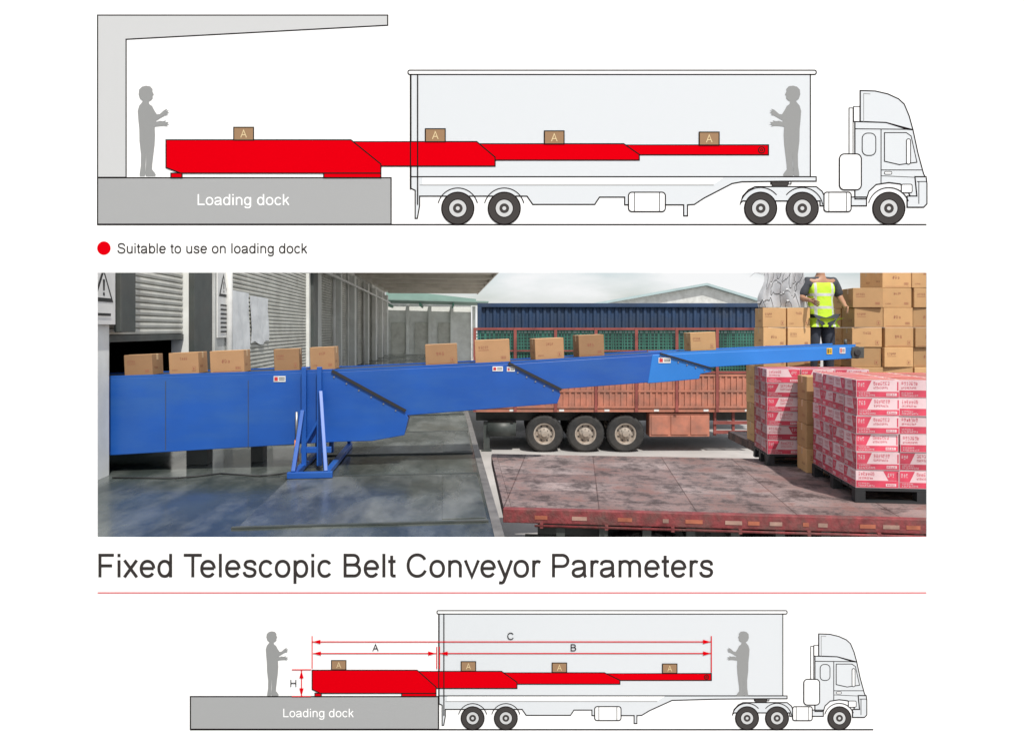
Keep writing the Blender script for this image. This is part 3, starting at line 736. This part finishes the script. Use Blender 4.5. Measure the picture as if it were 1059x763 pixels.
# ---- cartons
m_card = pm("brown_cardboard", (0.55, 0.33, 0.15), .8, .1, 5, objrand=.3, dirt=(.4, .22, .095), dirt_amt=.4)
m_card2 = pm("reddish_brown_cardboard", (0.40, 0.225, 0.11), .8, .1, 5, objrand=.25, dirt=(.28, .15, .07), dirt_amt=.4)
m_tape = pm("packing_tape", (0.58, 0.40, 0.22), .35, .05)
m_print = pm("red_brown_print", (0.30, 0.10, 0.06), .7, .1)
m_cw = pm("white_pink_carton", (0.64, 0.47, 0.49), .4, .12, 5, objrand=.18)
m_cr = pm("crimson_carton_print", (0.52, 0.05, 0.09), .4, .2, 6, objrand=.25)
def glyphs(quad, u0, z0, cw, ch, n, rnd, mi, l=1):
    u = u0
    for _ in range(n):
        st = cw*.18; sz = ch*.13
        for zz in sorted(rnd.sample((0, .28, .56, .86), 3)):
            quad(u+rnd.choice((0, .15))*cw, u+cw*rnd.choice((.8, .65, .8)), z0+zz*ch, z0+zz*ch+sz, mi, l)
        for uu in rnd.sample((0.02, .32, .62), rnd.choice((1, 2))):
            quad(u+uu*cw, u+uu*cw+st*.8, z0+rnd.choice((0, .28))*ch, z0+ch*rnd.choice((.7, 1.0)), mi, l+.5)
        u += cw*1.1
def brown_mesh(w, d, h, v, card):
    mb = MB(); mb.box(-w/2, w/2, -d/2, d/2, 0, h)
    e = .001
    rnd = random.Random(v+31)
    mb.box(-w/2-e*1.4, w/2+e*1.4, -.025, .025, h*.7, h+e, 1)
    for sy in (-1, 1):
        def q(u0, u1, z0, z1, mi, l=1):
            y = sy*(d/2+e*l); mb.face([(u0, y, z0), (u1, y, z0), (u1, y, z1), (u0, y, z1)], mi)
        if v % 3 == 0: glyphs(q, -w*.40, h*.62, w*.055, h*.11, 5, rnd, 2); q(-w*.40, -w*.1, h*.54, h*.56, 2)
        elif v % 3 == 1: glyphs(q, -w*.12, h*.66, w*.06, h*.12, 4, rnd, 2); glyphs(q, -w*.40, h*.16, w*.035, h*.07, 5, rnd, 2)
        else: glyphs(q, -w*.16, h*.45, w*.08, h*.16, 3, rnd, 2); q(-w*.42, w*.42, h*.06, h*.075, 2)
        if v % 2 == 0:
            for k in range(6): q(w*(.24+k*.026), w*(.25+k*.026+.006*(k % 2)), h*.14, h*.27, 2)
        else:
            q(w*.28, w*.40, h*.12, h*.34, 2); q(w*.288, w*.392, h*.135, h*.325, 0, 2); q(w*.32, w*.36, h*.18, h*.28, 2, 3)
    for sx in (-1, 1):
        def q2(u0, u1, z0, z1, mi, l=1):
            x = sx*(w/2+e*l); mb.face([(x, u0, z0), (x, u1, z0), (x, u1, z1), (x, u0, z1)], mi)
        glyphs(q2, -d*.3, h*.3, d*.09, h*.1, 3, rnd, 2)
    me = bpy.data.meshes.new("carton")
    me.from_pydata(mb.v, [], mb.f)
    for m in (card, m_tape, m_print): me.materials.append(m)
    for p, mi in zip(me.polygons, mb.m): p.material_index = mi
    return me
def red_mesh(w, d, h, v):
    mb = MB(); mb.box(-w/2, w/2, -d/2, d/2, 0, h); e = .001
    rnd = random.Random(v+5)
    def side(f, W):
        def q(u0, u1, z0, z1, mi, l=1): mb.face([f(u0, z0, l), f(u1, z0, l), f(u1, z1, l), f(u0, z1, l)], mi)
        lo = h*(.34 if v % 2 else .42)
        q(-.49*W, .49*W, .03*h, lo, 1)
        glyphs(q, -.44*W, .08*h, .035*W, .10*h, 10, rnd, 0, 2); glyphs(q, -.44*W, .22*h, .035*W, .08*h, 7, rnd, 0, 2)
        q(.20*W, .44*W, .10*h, .26*h, 0, 2); glyphs(q, .22*W, .13*h, .045*W, .10*h, 4, rnd, 1, 3)
        s = 1 if v % 2 else -1
        pts = [(-.49*W*s, .97*h), (-.49*W*s, lo+.02*h), (-.26*W*s, lo+.02*h), (-.14*W*s, .97*h)]
        if s > 0: pts = pts[::-1]
        mb.face([f(a, b, 1) for a, b in pts], 1)
        glyphs(q, (-.46 if s > 0 else .24)*W, .62*h, .05*W, .22*h, 3, rnd, 0, 2)
        u0 = -.10*W if s > 0 else -.44*W
        glyphs(q, u0, .70*h, .05*W, .2*h, 7, rnd, 1)
        glyphs(q, u0, .50*h, .035*W, .12*h, 9, rnd, 1)
        q(.45*W, .48*W, .4*h, .9*h, 1)
    side(lambda u, z, l: (u, -d/2-e*l, z), w); side(lambda u, z, l: (u, d/2+e*l, z), w)
    side(lambda u, z, l: (-w/2-e*l, u, z), d); side(lambda u, z, l: (w/2+e*l, u, z), d)
    mb.box(-w/2+.01, w/2-.01, -.02, .02, h, h+e, 2)
    mb.face([(-w*.45, -d*.42, h+.001), (w*.45, -d*.42, h+.001), (w*.45, -d*.1, h+.001), (-w*.45, -d*.1, h+.001)], 1)
    mb.face([(-w*.45, d*.1, h+.001), (w*.45, d*.1, h+.001), (w*.45, d*.42, h+.001), (-w*.45, d*.42, h+.001)], 1)
    me = bpy.data.meshes.new("carton"); me.from_pydata(mb.v, [], mb.f)
    for m in (m_cw, m_cr, m_tape): me.materials.append(m)
    for p, mi in zip(me.polygons, mb.m): p.material_index = mi
    return me
def put(me, loc, rz, label, group, cat="carton"):
    o = bpy.data.objects.new("carton", me); o.location = loc; o.rotation_euler = (0, 0, rz)
    COL.objects.link(o); top(o, label, cat, group)
    md = o.modifiers.new("Bevel", 'BEVEL'); md.width = .004; md.segments = 1; md.limit_method = 'ANGLE'
    return o
BM = [brown_mesh(.42, .34, .28, v, m_card) for v in range(6)]
BMn = [brown_mesh(.33, .34, .28, v, m_card) for v in range(4)]
RM = [red_mesh(.40, .30, .172, v) for v in range(6)]
def stack(corner, rz, nx, ny, nzf, dims, meshes, z0, label, group, jit=.010, gap=.006, jr=.025):
    R = Matrix.Rotation(rz, 4, 'Z'); w, d, h = dims; rnd = random.Random(int(corner.x*100)+nx)
    for i in range(nx):
        for j in range(ny):
            nz = nzf(i, j)
            for k in range(nz):
                vis = (j == 0 or i == 0 or i == nx-1 or k >= nz-1 or k >= min(nzf(max(0, i-1), j), nzf(i, max(0, j-1))))
                if not vis: continue
                p = Vector(((i+.5)*(w+gap)+rnd.uniform(-jit, jit)*.4, (j+.5)*(d+gap)+rnd.uniform(-jit, jit), 0))
                wp = corner+R@p; wp.z = z0+k*(h+.0045)
                put(rnd.choice(meshes), wp, rz+rnd.uniform(-jr, jr), label, group)
m_pal = pm("black_plastic", (.02, .022, .024), .5, .3)
def pallet(corner, rz, w, d, z):
    mb = MB()
    n = 7
    for k in range(n): mb.box(0, w, k*d/n+.01, (k+1)*d/n-.01, .115, .14)
    for x in (0, w/2-.05, w-.1):
        for y in (0, d/2-.05, d-.1): mb.box(x+.002, x+.098, y+.012, y+.098, .018, .117)
    for y in (0, d/2-.05, d-.1): mb.box(0, w, y+.005, y+.1, 0, .02)
    o = mb.build("pallet", [m_pal], None)
    o.location = Vector((corner.x, corner.y, z)); o.rotation_euler = (0, 0, rz)
    top(o, "black plastic pallet under stacked cartons on trailer deck", "pallet", "black pallets on the trailer"); return o
lr = "red and white printed carton stacked on pallet"
gr = "red and white cartons on pallets"
cB = C(3.36, 6.62, 0); pallet(cB, ang, 1.25, 1.25, .002)
stack(cB+Vector((.01, .01, 0)), ang, 3, 4, lambda i, j: 6, (.40, .30, .172), RM, .146, lr, gr)
cA = C(3.16, 8.40, 0); pallet(cA, ang, 1.25, .65, .002)
stack(cA+Vector((.01, .01, 0)), ang, 3, 2, lambda i, j: 6, (.40, .30, .172), RM, .146, lr, gr)
cD = C(3.47, 7.98, 0)
stack(cD, ang, 1, 1, lambda i, j: 4, (.42, .34, .28), BM, .002, "plain brown carton stacked between red pallets", "brown cartons between the pallets")
cE = C(4.68, 6.5, 0); pallet(cE, ang, 1.25, 1.25, .002)
stack(cE+Vector((.01, .01, 0)), ang, 3, 4, lambda i, j: 6, (.40, .30, .172), RM, .146, lr, gr)
lb = "brown printed carton stacked on flatbed trailer"; gb = "brown cartons loaded on trailer"
BD = (.42, .34, .28)
stack(C(3.60, 9.72, 0), -A, 2, 2, lambda i, j: 7 if j == 0 else 4, (.33, .34, .28), BMn, .014, lb, gb, gap=.016, jr=.05)
stack(C(4.32, 9.72, 0), -A, 1, 2, lambda i, j: 3, BD, BM, .014, lb, gb)
stack(C(4.34, 10.44, 0), -A, 1, 1, lambda i, j: 5, BD, BM, .014, lb, gb)
stack(C(4.90, 9.72, 0), -A, 5, 2, lambda i, j: (8, 9, 10, 10, 10)[i]+(1 if j and i else 0), BD, BM, .014, lb, gb, jit=.03, jr=.06, gap=.012)

# cartons on conveyor
prof_top = [(-4.6, 1.10), (-1.342, 1.182), (.813, 1.265), (2.774, 1.379), (5.53, 1.47)]
def ztop(x):
    for (a, b), (c, d) in zip(prof_top[:-1], prof_top[1:]):
        if x <= c: return b+(x-a)*(d-b)/(c-a)
    return 1.47
rnd = random.Random(4)
for k, (x, w, h) in enumerate([(-3.66, .33, .25), (-3.14, .35, .26), (-2.63, .40, .27), (-1.95, .30, .27), (-1.50, .30, .28), (-.03, .40, .26), (.62, .44, .29), (1.33, .38, .27), (1.89, .34, .28), (3.40, .34, .24)]):
    me = brown_mesh(w, .28, h, k, m_card2 if k < 9 else m_card)
    o = put(me, (x, 8.72+rnd.uniform(-.03, .05), ztop(x)+.014), rnd.uniform(-.08, .12), "brown printed carton riding on the conveyor belt", "cartons on the blue conveyor")
    o.rotation_euler[1] = -math.atan(.04)

# ---- blue conveyor
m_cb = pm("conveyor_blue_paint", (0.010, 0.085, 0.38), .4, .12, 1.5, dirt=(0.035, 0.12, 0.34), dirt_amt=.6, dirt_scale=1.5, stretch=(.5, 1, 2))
m_cb_sunlit = pm("conveyor_blue_sunlit_tone", (0.02, 0.19, 0.60), .38, .08, 1.5)  # sunlight on the boom tip put into a lighter copy of the blue
m_belt = pm("belt_rubber", (0.03, 0.03, 0.032), .7, .2, 8)
m_bolt = pm("bolt_steel", (.35, .35, .36), .4, .1, metallic=.8)
yr = empty("telescopic_conveyor", (-1.5, 8.8, 0)); top(yr, "long royal blue telescopic belt conveyor on steel support, extended over trailer", "conveyor")
def sect(prof, y0, y1, mat, name):
    mb = MB(); mb.prism(prof, y0, y1); return mb.build(name, [mat], yr, bevel=.008)
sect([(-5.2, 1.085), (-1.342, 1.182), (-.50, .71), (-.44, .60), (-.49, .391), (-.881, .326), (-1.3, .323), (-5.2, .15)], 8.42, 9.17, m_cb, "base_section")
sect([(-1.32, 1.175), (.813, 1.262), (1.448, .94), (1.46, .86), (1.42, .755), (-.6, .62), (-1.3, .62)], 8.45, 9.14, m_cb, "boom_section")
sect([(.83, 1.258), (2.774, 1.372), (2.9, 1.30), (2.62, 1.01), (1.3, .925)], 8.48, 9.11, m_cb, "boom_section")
sect([(2.66, 1.366), (2.774, 1.372), (3.44, 1.185), (3.45, 1.14), (3.30, 1.115), (3.28, 1.05), (2.7, 1.005), (2.60, 1.0)], 8.475, 9.115, m_cb_sunlit, "boom_section")
sect([(2.70, 1.366), (5.43, 1.468), (5.53, 1.44), (5.55, 1.37), (5.5, 1.32), (5.40, 1.305), (3.4, 1.195), (2.72, 1.14)], 8.51, 9.08, m_cb_sunlit, "boom_section")
segs = [(-5.2, 1.085, -1.342, 1.182, 8.42, 9.17), (-1.34, 1.178, .813, 1.262, 8.45, 9.14), (.83, 1.262, 2.774, 1.372, 8.48, 9.11), (2.78, 1.366, 5.45, 1.466, 8.51, 9.08)]
for xa, za, xb, zb, y0, y1 in segs:
    mb = MB(); mb.prism([(xa, za+.001), (xb, zb+.001), (xb, zb+.012), (xa, za+.012)], y0+.06, y1-.06); mb.build("belt", [m_belt], yr)
    for q0 in (y0, y1-.03):
        mb = MB(); mb.prism([(xa, za+.001), (xb, zb+.001), (xb, zb+.028), (xa, za+.028)], q0+.002, q0+.028)
        mb.build("side_guide", [m_cb if xa < 2.7 else m_cb_sunlit], yr)
for xa, za, xb, zb, y in ((-1.36, 1.19, -.47, .69, 8.42), (.80, 1.27, 1.47, .93, 8.45), (2.76, 1.385, 3.46, 1.185, 8.475)):
    mb = MB(); mb.beam((xa, y-.012, za), (xb, y-.012, zb), .018, .035 if xa < 2 else .02); mb.build("rubber_strip", [m_blackp], yr)
    n = 6
    for k in range(n):
        mb = MB(); t = (k+.5)/n; p = Vector((xa+(xb-xa)*t-.05, y-.001, za+(zb-za)*t-.035)); mb.cyl(p, p+Vector((0, -.008, 0)), .01, 8)
        mb.build("bolt", [m_bolt], yr)
for x in (-3.3, -2.35):
    mb = MB(); mb.box(x, x+.006, 8.4165, 8.4185, .26, 1.08); mb.build("panel_seam", [m_dark], yr)
for x, z, w, h, y, yl in ((-2.05, 1.06, .14, .07, 8.42, 0), (.60, 1.17, .13, .06, 8.45, 0), (.78, 1.165, .10, .06, 8.45, 0), (2.74, 1.26, .16, .07, 8.475, 0), (5.04, 1.365, .075, .08, 8.51, 1), (5.22, 1.372, .08, .08, 8.51, 0)):
    mb = MB(); mb.box(x, x+w, y-.006, y-.0015, z, z+h, 0); mb.box(x+.01, x+w*.35, y-.008, y-.0062, z+.012, z+h-.012, 1); mb.box(x+w*.45, x+w-.01, y-.008, y-.0062, z+h*.6, z+h*.72, 2); mb.box(x+w*.45, x+w-.01, y-.008, y-.0062, z+h*.3, z+h*.42, 2)
    mb.build("warning_label", [m_yel if yl else m_white, m_redp if not yl else m_blackp, m_blackp], yr)
mb = MB(); mb.cyl((5.46, 8.50, 1.385), (5.46, 9.09, 1.385), .082, 24); mb.build("end_roller", [m_belt], yr)
mb = MB(); mb.box(5.39, 5.56, 8.495, 8.508, 1.31, 1.46); mb.cyl((5.46, 8.494, 1.385), (5.46, 8.475, 1.385), .045, 18, 1); mb.build("end_cap", [m_dark, m_belt], yr, bevel=.008)
mb = MB(); mb.cyl((5.36, 8.60, 1.47), (5.36, 8.60, 1.56), .02, 10); mb.build("sensor", [m_dark], yr)
# support frame
mb = MB()
for x in (-1.68, -1.50):
    mb.beam((x, 8.37, .05), (x, 8.37, 1.24), .075, .055)
    mb.beam((x, 9.24, .05), (x, 9.24, 1.20), .075, .055)
mb.beam((-1.70, 7.86, .08), (-1.69, 8.32, .72), .045, .045)
mb.beam((-1.34, 7.86, .08), (-1.48, 8.32, .95), .045, .045)
mb.beam((-1.34, 9.8, .08), (-1.48, 9.28, .9), .045, .045)
mb.beam((-1.70, 7.82, .045), (-1.70, 9.85, .045), .07, .06); mb.beam((-1.34, 7.82, .045), (-1.34, 9.85, .045), .07, .06)
mb.beam((-1.76, 7.84, .05), (-1.26, 7.84, .05), .06, .07); mb.beam((-1.72, 8.37, .24), (-1.36, 8.37, .24), .05, .07); mb.beam((-1.68, 8.36, .30), (-1.50, 8.36, .62), .03, .03)
mb.build("support_frame", [m_cb], yr, bevel=.006)
mb = MB(); mb.cyl((-1.77, 8.37, .10), (-1.77, 8.37, .36), .026, 14); mb.build("hydraulic_cylinder", [m_orange], yr)
mb = MB(); mb.cyl((-1.77, 8.37, .361), (-1.77, 8.37, .7), .016, 12); mb.build("piston_rod", [m_post], yr)
for a in ((-3.2, -2.95, 8.8, 9.0, 0.003, .2), (-2.45, -2.3, 8.9, 9.1, .003, .24)):
    mb = MB(); mb.box(*a); mb.build("foot", [m_dark], yr)

mb = MB(); mb.box(-2.5, -2.2, 10.2, 10.5, .003, .26); mb.box(-2.52, -2.18, 10.18, 10.52, .255, .29)
o = mb.build("control_box", [m_wall], None, bevel=.01, loc=(-2.35, 10.35, 0)); top(o, "small grey electrical box standing on dock floor", "control box")
mb = MB(); P = [Vector((-3.75, 8.1, .012)), Vector((-3.0, 8.0, .012)), Vector((-2.6, 8.2, .012)), Vector((-2.1, 8.02, .012)), Vector((-1.9, 8.1, .012)), Vector((-1.7, 8.2, .03))]
for a, b in zip(P[:-1], P[1:]): mb.cyl(a, b, .009, 8)
o = mb.build("cable", [m_blackp], None, loc=(-2.8, 8.1, 0)); top(o, "thin black cable lying on dock floor by conveyor", "cable")

# ---- draped tarpaulin on cartons
tz = 2.008
loc = C(3.93, 9.98, tz)
mb = MB(); n, m = 60, 36
rt = random.Random(12); ph = [rt.uniform(0, 6) for _ in range(8)]
def tp(i, j):
    u = i/n*2-1; v = j/m
    w_ = .33+.04*math.sin(v*5+ph[0])
    x = u*w_ + .02*math.sin(v*9+ph[1])
    topz = .60-.10*abs(u)**2+.03*math.sin(u*4+ph[2])
    if v < .3:
        t = v/.3; y = .22-.36*t; z = topz+.05*math.sin(t*3.1)-.04
    else:
        t = (v-.3)/.7; y = -.14-.05*t; z = topz*(1-t)+.004
    f = min(1, max(0, (v-.12)*2.2))
    y += -f*(.030*math.sin(u*6+ph[4]+.9*math.sin(v*4))+.014*math.sin(u*12+ph[5]+v*3))
    z += f*.008*math.sin(u*9+v*9)*(1-v)
    return (x, y, max(.004, z))
for i in range(n):
    for j in range(m): mb.face([tp(i, j), tp(i+1, j), tp(i+1, j+1), tp(i, j+1)], 0, True)
o = mb.build("tarpaulin", [pm("silver_grey_tarpaulin", (.42, .43, .44), .38, .2, 5, metallic=.1, bump=.35, bscale=7, dirt=(.25, .25, .25), dirt_amt=.5)], None)
bm = bmesh.new(); bm.from_mesh(o.data); bmesh.ops.remove_doubles(bm, verts=bm.verts, dist=1e-5); bm.to_mesh(o.data); bm.free()
o.location = loc; o.rotation_euler = (0, 0, -A)
top(o, "folded silver-grey tarpaulin draped on top of brown cartons", "tarpaulin")

# ---- worker
m_skin = pm("skin", (.38, .2, .12), .5, .08); m_hair = pm("black_hair", (.015, .012, .01), .6, .2)
m_trous = pm("dark_trousers", (.03, .035, .05), .85, .25, 8, bump=.4, bscale=12); m_shirt = pm("dark_shirt", (.045, .05, .06), .85, .2, 8, bump=.4, bscale=12)
m_boot = pm("boots", (.03, .025, .02), .6, .2)
def vestmat():
    m = bpy.data.materials.new("hi_vis_vest"); m.use_nodes = True; N = m.node_tree.nodes; L = m.node_tree.links; b = N["Principled BSDF"]
    tc = N.new("ShaderNodeTexCoord"); sp = N.new("ShaderNodeSeparateXYZ"); L.new(tc.outputs["Object"], sp.inputs[0])
    r = N.new("ShaderNodeValToRGB"); r.color_ramp.interpolation = 'CONSTANT'
    mr = N.new("ShaderNodeMapRange"); mr.inputs["From Min"].default_value = .9; mr.inputs["From Max"].default_value = 1.5
    L.new(sp.outputs["Z"], mr.inputs["Value"]); L.new(mr.outputs["Result"], r.inputs["Fac"])
    E = r.color_ramp.elements; Y = (.48, .72, .03, 1); G_ = (.5, .52, .5, 1)
    E[0].position = 0; E[0].color = Y; E[1].position = .20; E[1].color = G_
    for p, c in ((.26, Y), (.48, G_), (.54, Y)):
        e = E.new(p); e.color = c
    ab = N.new("ShaderNodeMath"); ab.operation = 'ABSOLUTE'; L.new(sp.outputs["X"], ab.inputs[0])
    g1 = N.new("ShaderNodeMath"); g1.operation = 'COMPARE'; g1.inputs[1].default_value = .115; g1.inputs[2].default_value = .016; L.new(ab.outputs[0], g1.inputs[0])
    mx = N.new("ShaderNodeMix"); mx.data_type = 'RGBA'; L.new(g1.outputs[0], mx.inputs["Factor"]); L.new(r.outputs["Color"], mx.inputs["A"]); mx.inputs["B"].default_value = G_
    L.new(mx.outputs["Result"], b.inputs["Base Color"]); b.inputs["Roughness"].default_value = .7
    n = N.new("ShaderNodeTexNoise"); n.inputs["Scale"].default_value = 9; bp = N.new("ShaderNodeBump"); bp.inputs["Strength"].default_value = .6; bp.inputs["Distance"].default_value = .03
    L.new(tc.outputs["Object"], n.inputs["Vector"]); L.new(n.outputs["Fac"], bp.inputs["Height"]); L.new(bp.outputs["Normal"], b.inputs["Normal"])
    return m
def skin(name, pts, edges, mat, parent, rootv, sub=2):
    names = list(pts); me = bpy.data.meshes.new(name)
    me.from_pydata([pts[n][0] for n in names], [], [(names.index(a), names.index(b)) for a, b in edges])
    o = bpy.data.objects.new(name, me); COL.objects.link(o); o.parent = parent
    md = o.modifiers.new("Skin", 'SKIN'); md.use_smooth_shade = True; md.branch_smoothing = .4
    for n, v in zip(names, me.skin_vertices[0].data):
        r = pts[n][1]; v.radius = r if isinstance(r, tuple) else (r, r); v.use_root = (n == rootv)
    sb = o.modifiers.new("Sub", 'SUBSURF'); sb.levels = sub; sb.render_levels = sub
    me.materials.append(mat); return o
def worker(loc, rz, label, sc=1.0):
    r = empty("person", loc, rz); r.scale = (sc, sc, sc); top(r, label, "person")
    P = {"pel": ((0, 0, .95), (.14, .10)), "wai": ((0, 0, 1.1), (.13, .09)), "che": ((0, 0, 1.3), (.165, .105)), "nkb": ((0, .01, 1.44), (.075, .07)), "nek": ((0, -.005, 1.50), .052),
         "chin": ((0, -.02, 1.565), (.062, .07)), "hed": ((0, -.01, 1.645), (.078, .095)), "crn": ((0, 0, 1.70), (.06, .07)),
         "nos0": ((0, -.095, 1.63), .018), "nose": ((0, -.118, 1.612), .012)}
    E = [("pel", "wai"), ("wai", "che"), ("che", "nkb"), ("nkb", "nek"), ("nek", "chin"), ("chin", "hed"), ("hed", "crn"), ("hed", "nos0"), ("nos0", "nose")]
    for s, t in ((-1, "l"), (1, "r")):
        el_ = (s*.265, -.01, 1.17); wr = (s*.22, -.21, 1.06) if s > 0 else (s*.24, -.20, 1.12)
        P["sh"+t] = ((s*.185, .005, 1.40), .066); P["el"+t] = (el_, .045); P["wr"+t] = (wr, .028)
        d = (Vector(wr)-Vector(el_)).normalized()
        pl = Vector(wr)+d*.055; P["pa"+t] = (tuple(pl), (.034, .018))
        E += [("che", "sh"+t), ("sh"+t, "el"+t), ("el"+t, "wr"+t), ("wr"+t, "pa"+t)]
        sd = d.cross(Vector((s, 0, 0))).normalized()
        cur = Vector((-s*.5, 0, -.3))
        for k, ln_ in enumerate((.07, .08, .075, .058)):
            b0_ = pl+sd*(k-1.5)*.02+d*.028; b1 = b0_+d*ln_*.5+cur*.012; b2 = b1+d*ln_*.42+cur*.03
            for q, (pp, rr) in enumerate(((b0_, .0095), (b1, .009), (b2, .0075))): P[f"f{t}{k}{q}"] = (tuple(pp), rr)
            E += [("pa"+t, f"f{t}{k}0"), (f"f{t}{k}0", f"f{t}{k}1"), (f"f{t}{k}1", f"f{t}{k}2")]
        th = Vector(wr)+d*.03-sd*.03; P["t0"+t] = (tuple(th), .012); P["t1"+t] = (tuple(th+d*.04-sd*.018+cur*.01), .010)
        E += [("wr"+t, "t0"+t), ("t0"+t, "t1"+t)]
        P["hp"+t] = ((s*.085, 0, .88), .085); P["kn"+t] = ((s*.11, -.02, .49), .056); P["an"+t] = ((s*.12, .02, .09), .038); P["to"+t] = ((s*.13, -.14, .045), .034)
        E += [("pel", "hp"+t), ("hp"+t, "kn"+t), ("kn"+t, "an"+t), ("an"+t, "to"+t)]
    skin("body", P, E, m_skin, r, "pel", 2)
    def sub(names, edges, add, mat, nm, rt, over={}):
        Q = {}
        for n in names:
            p, rr = over.get(n, P.get(n)); Q[n] = (p, tuple(a+add for a in rr) if isinstance(rr, tuple) else rr+add)
        skin(nm, Q, edges, mat, r, rt, 2)
    sub(["pel", "wai", "che", "nkb", "shl", "ell", "shr", "elr"], [("pel", "wai"), ("wai", "che"), ("che", "nkb"), ("che", "shl"), ("shl", "ell"), ("che", "shr"), ("shr", "elr")], .016, m_shirt, "shirt", "pel")
    o = {"sl": ((-.15, .005, 1.41), .055), "sr": ((.15, .005, 1.41), .055), "hem": ((0, 0, .90), (.18, .14))}
    sub(["hem", "pel", "wai", "che", "sl", "sr"], [("hem", "pel"), ("pel", "wai"), ("wai", "che"), ("che", "sl"), ("che", "sr")], .045, vestmat(), "vest", "pel", o)
    sub(["pel", "hpl", "knl", "anl", "hpr", "knr", "anr"], [("pel", "hpl"), ("hpl", "knl"), ("knl", "anl"), ("pel", "hpr"), ("hpr", "knr"), ("knr", "anr")], .024, m_trous, "trousers", "pel")
    for t in "lr":
        sub(["an"+t, "to"+t], [("an"+t, "to"+t)], .014, m_boot, "boot", "an"+t)
    mb = MB()
    for a in range(24):
        for b in range(8):
            f = lambda i, j: (.083*math.cos(2*math.pi*i/24)*math.cos(j*math.pi/18), .012+.1*math.sin(2*math.pi*i/24)*math.cos(j*math.pi/18), 1.655+.105*math.sin(j*math.pi/18))
            mb.face([f(a, b), f(a+1, b), f(a+1, b+1), f(a, b+1)], 0, True)
    mb.build("hair", [m_hair], r, world=False)
    for s in (-1, 1):
        mb = MB(); mb.cyl((s*.03, -.098, 1.645), (s*.03, -.106, 1.645), .011, 12); mb.build("eye", [m_blackp], r, world=False)
        mb = MB(); mb.cyl((s*.078, .0, 1.63), (s*.092, .01, 1.635), .024, 12, r1=.018); mb.build("ear", [m_skin], r, world=False)
    mb = MB(); mb.box(-.022, .022, -.094, -.088, 1.582, 1.589); mb.build("mouth", [m_print], r, world=False)
    return r
worker(C(4.50, 9.88, .014+3*.2845-.003), -A+.08, "worker in yellow-green hi-vis vest and dark trousers standing on cartons", 1.1)

# ============================================================ LIGHT / WORLD / CAMERA
d = Vector((-0.20, 0.62, -1.0)).normalized()
sun = bpy.data.lights.new("sun", 'SUN'); sun.energy = 4.3; sun.angle = math.radians(.53); sun.color = (1, .96, .90)
so = bpy.data.objects.new("sun", sun); COL.objects.link(so); so.rotation_euler = d.to_track_quat('-Z', 'Y').to_euler(); so.location = (0, -5, 20)
elev = math.asin(-d.z); az = math.atan2(-d.x, -d.y)
w = bpy.data.worlds.new("World"); scene.world = w; w.use_nodes = True
N = w.node_tree.nodes; L = w.node_tree.links; bg = N["Background"]
sky = N.new("ShaderNodeTexSky"); sky.sky_type = 'NISHITA'; sky.sun_disc = False; sky.sun_elevation = elev; sky.sun_rotation = az; sky.dust_density = 2.0
tc = N.new("ShaderNodeTexCoord"); mp = N.new("ShaderNodeMapping"); mp.inputs["Scale"].default_value = (1, 1, 3.5)
nz = N.new("ShaderNodeTexNoise"); nz.inputs["Scale"].default_value = 3; nz.inputs["Detail"].default_value = 8
rp_ = N.new("ShaderNodeValToRGB"); rp_.color_ramp.elements[0].position = .34; rp_.color_ramp.elements[1].position = .56
mx = N.new("ShaderNodeMix"); mx.data_type = 'RGBA'; mx.inputs["B"].default_value = (6.4, 6.45, 6.5, 1)
L.new(tc.outputs["Generated"], mp.inputs["Vector"]); L.new(mp.outputs["Vector"], nz.inputs["Vector"]); L.new(nz.outputs["Fac"], rp_.inputs["Fac"])
L.new(rp_.outputs["Color"], mx.inputs["Factor"]); L.new(sky.outputs["Color"], mx.inputs["A"]); L.new(mx.outputs["Result"], bg.inputs["Color"])
bg.inputs["Strength"].default_value = .145

cam = bpy.data.cameras.new("camera"); co = bpy.data.objects.new("camera", cam); COL.objects.link(co); scene.camera = co
co.location = (0, 0, EYE); co.rotation_euler = (math.radians(90), 0, -A)
cam.sensor_width = 36; cam.lens = 36*700/1059; cam.shift_y = -41.5/1059; cam.clip_start = .05; cam.clip_end = 1500
scene.view_settings.view_transform = 'Standard'; scene.view_settings.look = 'None'; scene.view_settings.exposure = 0
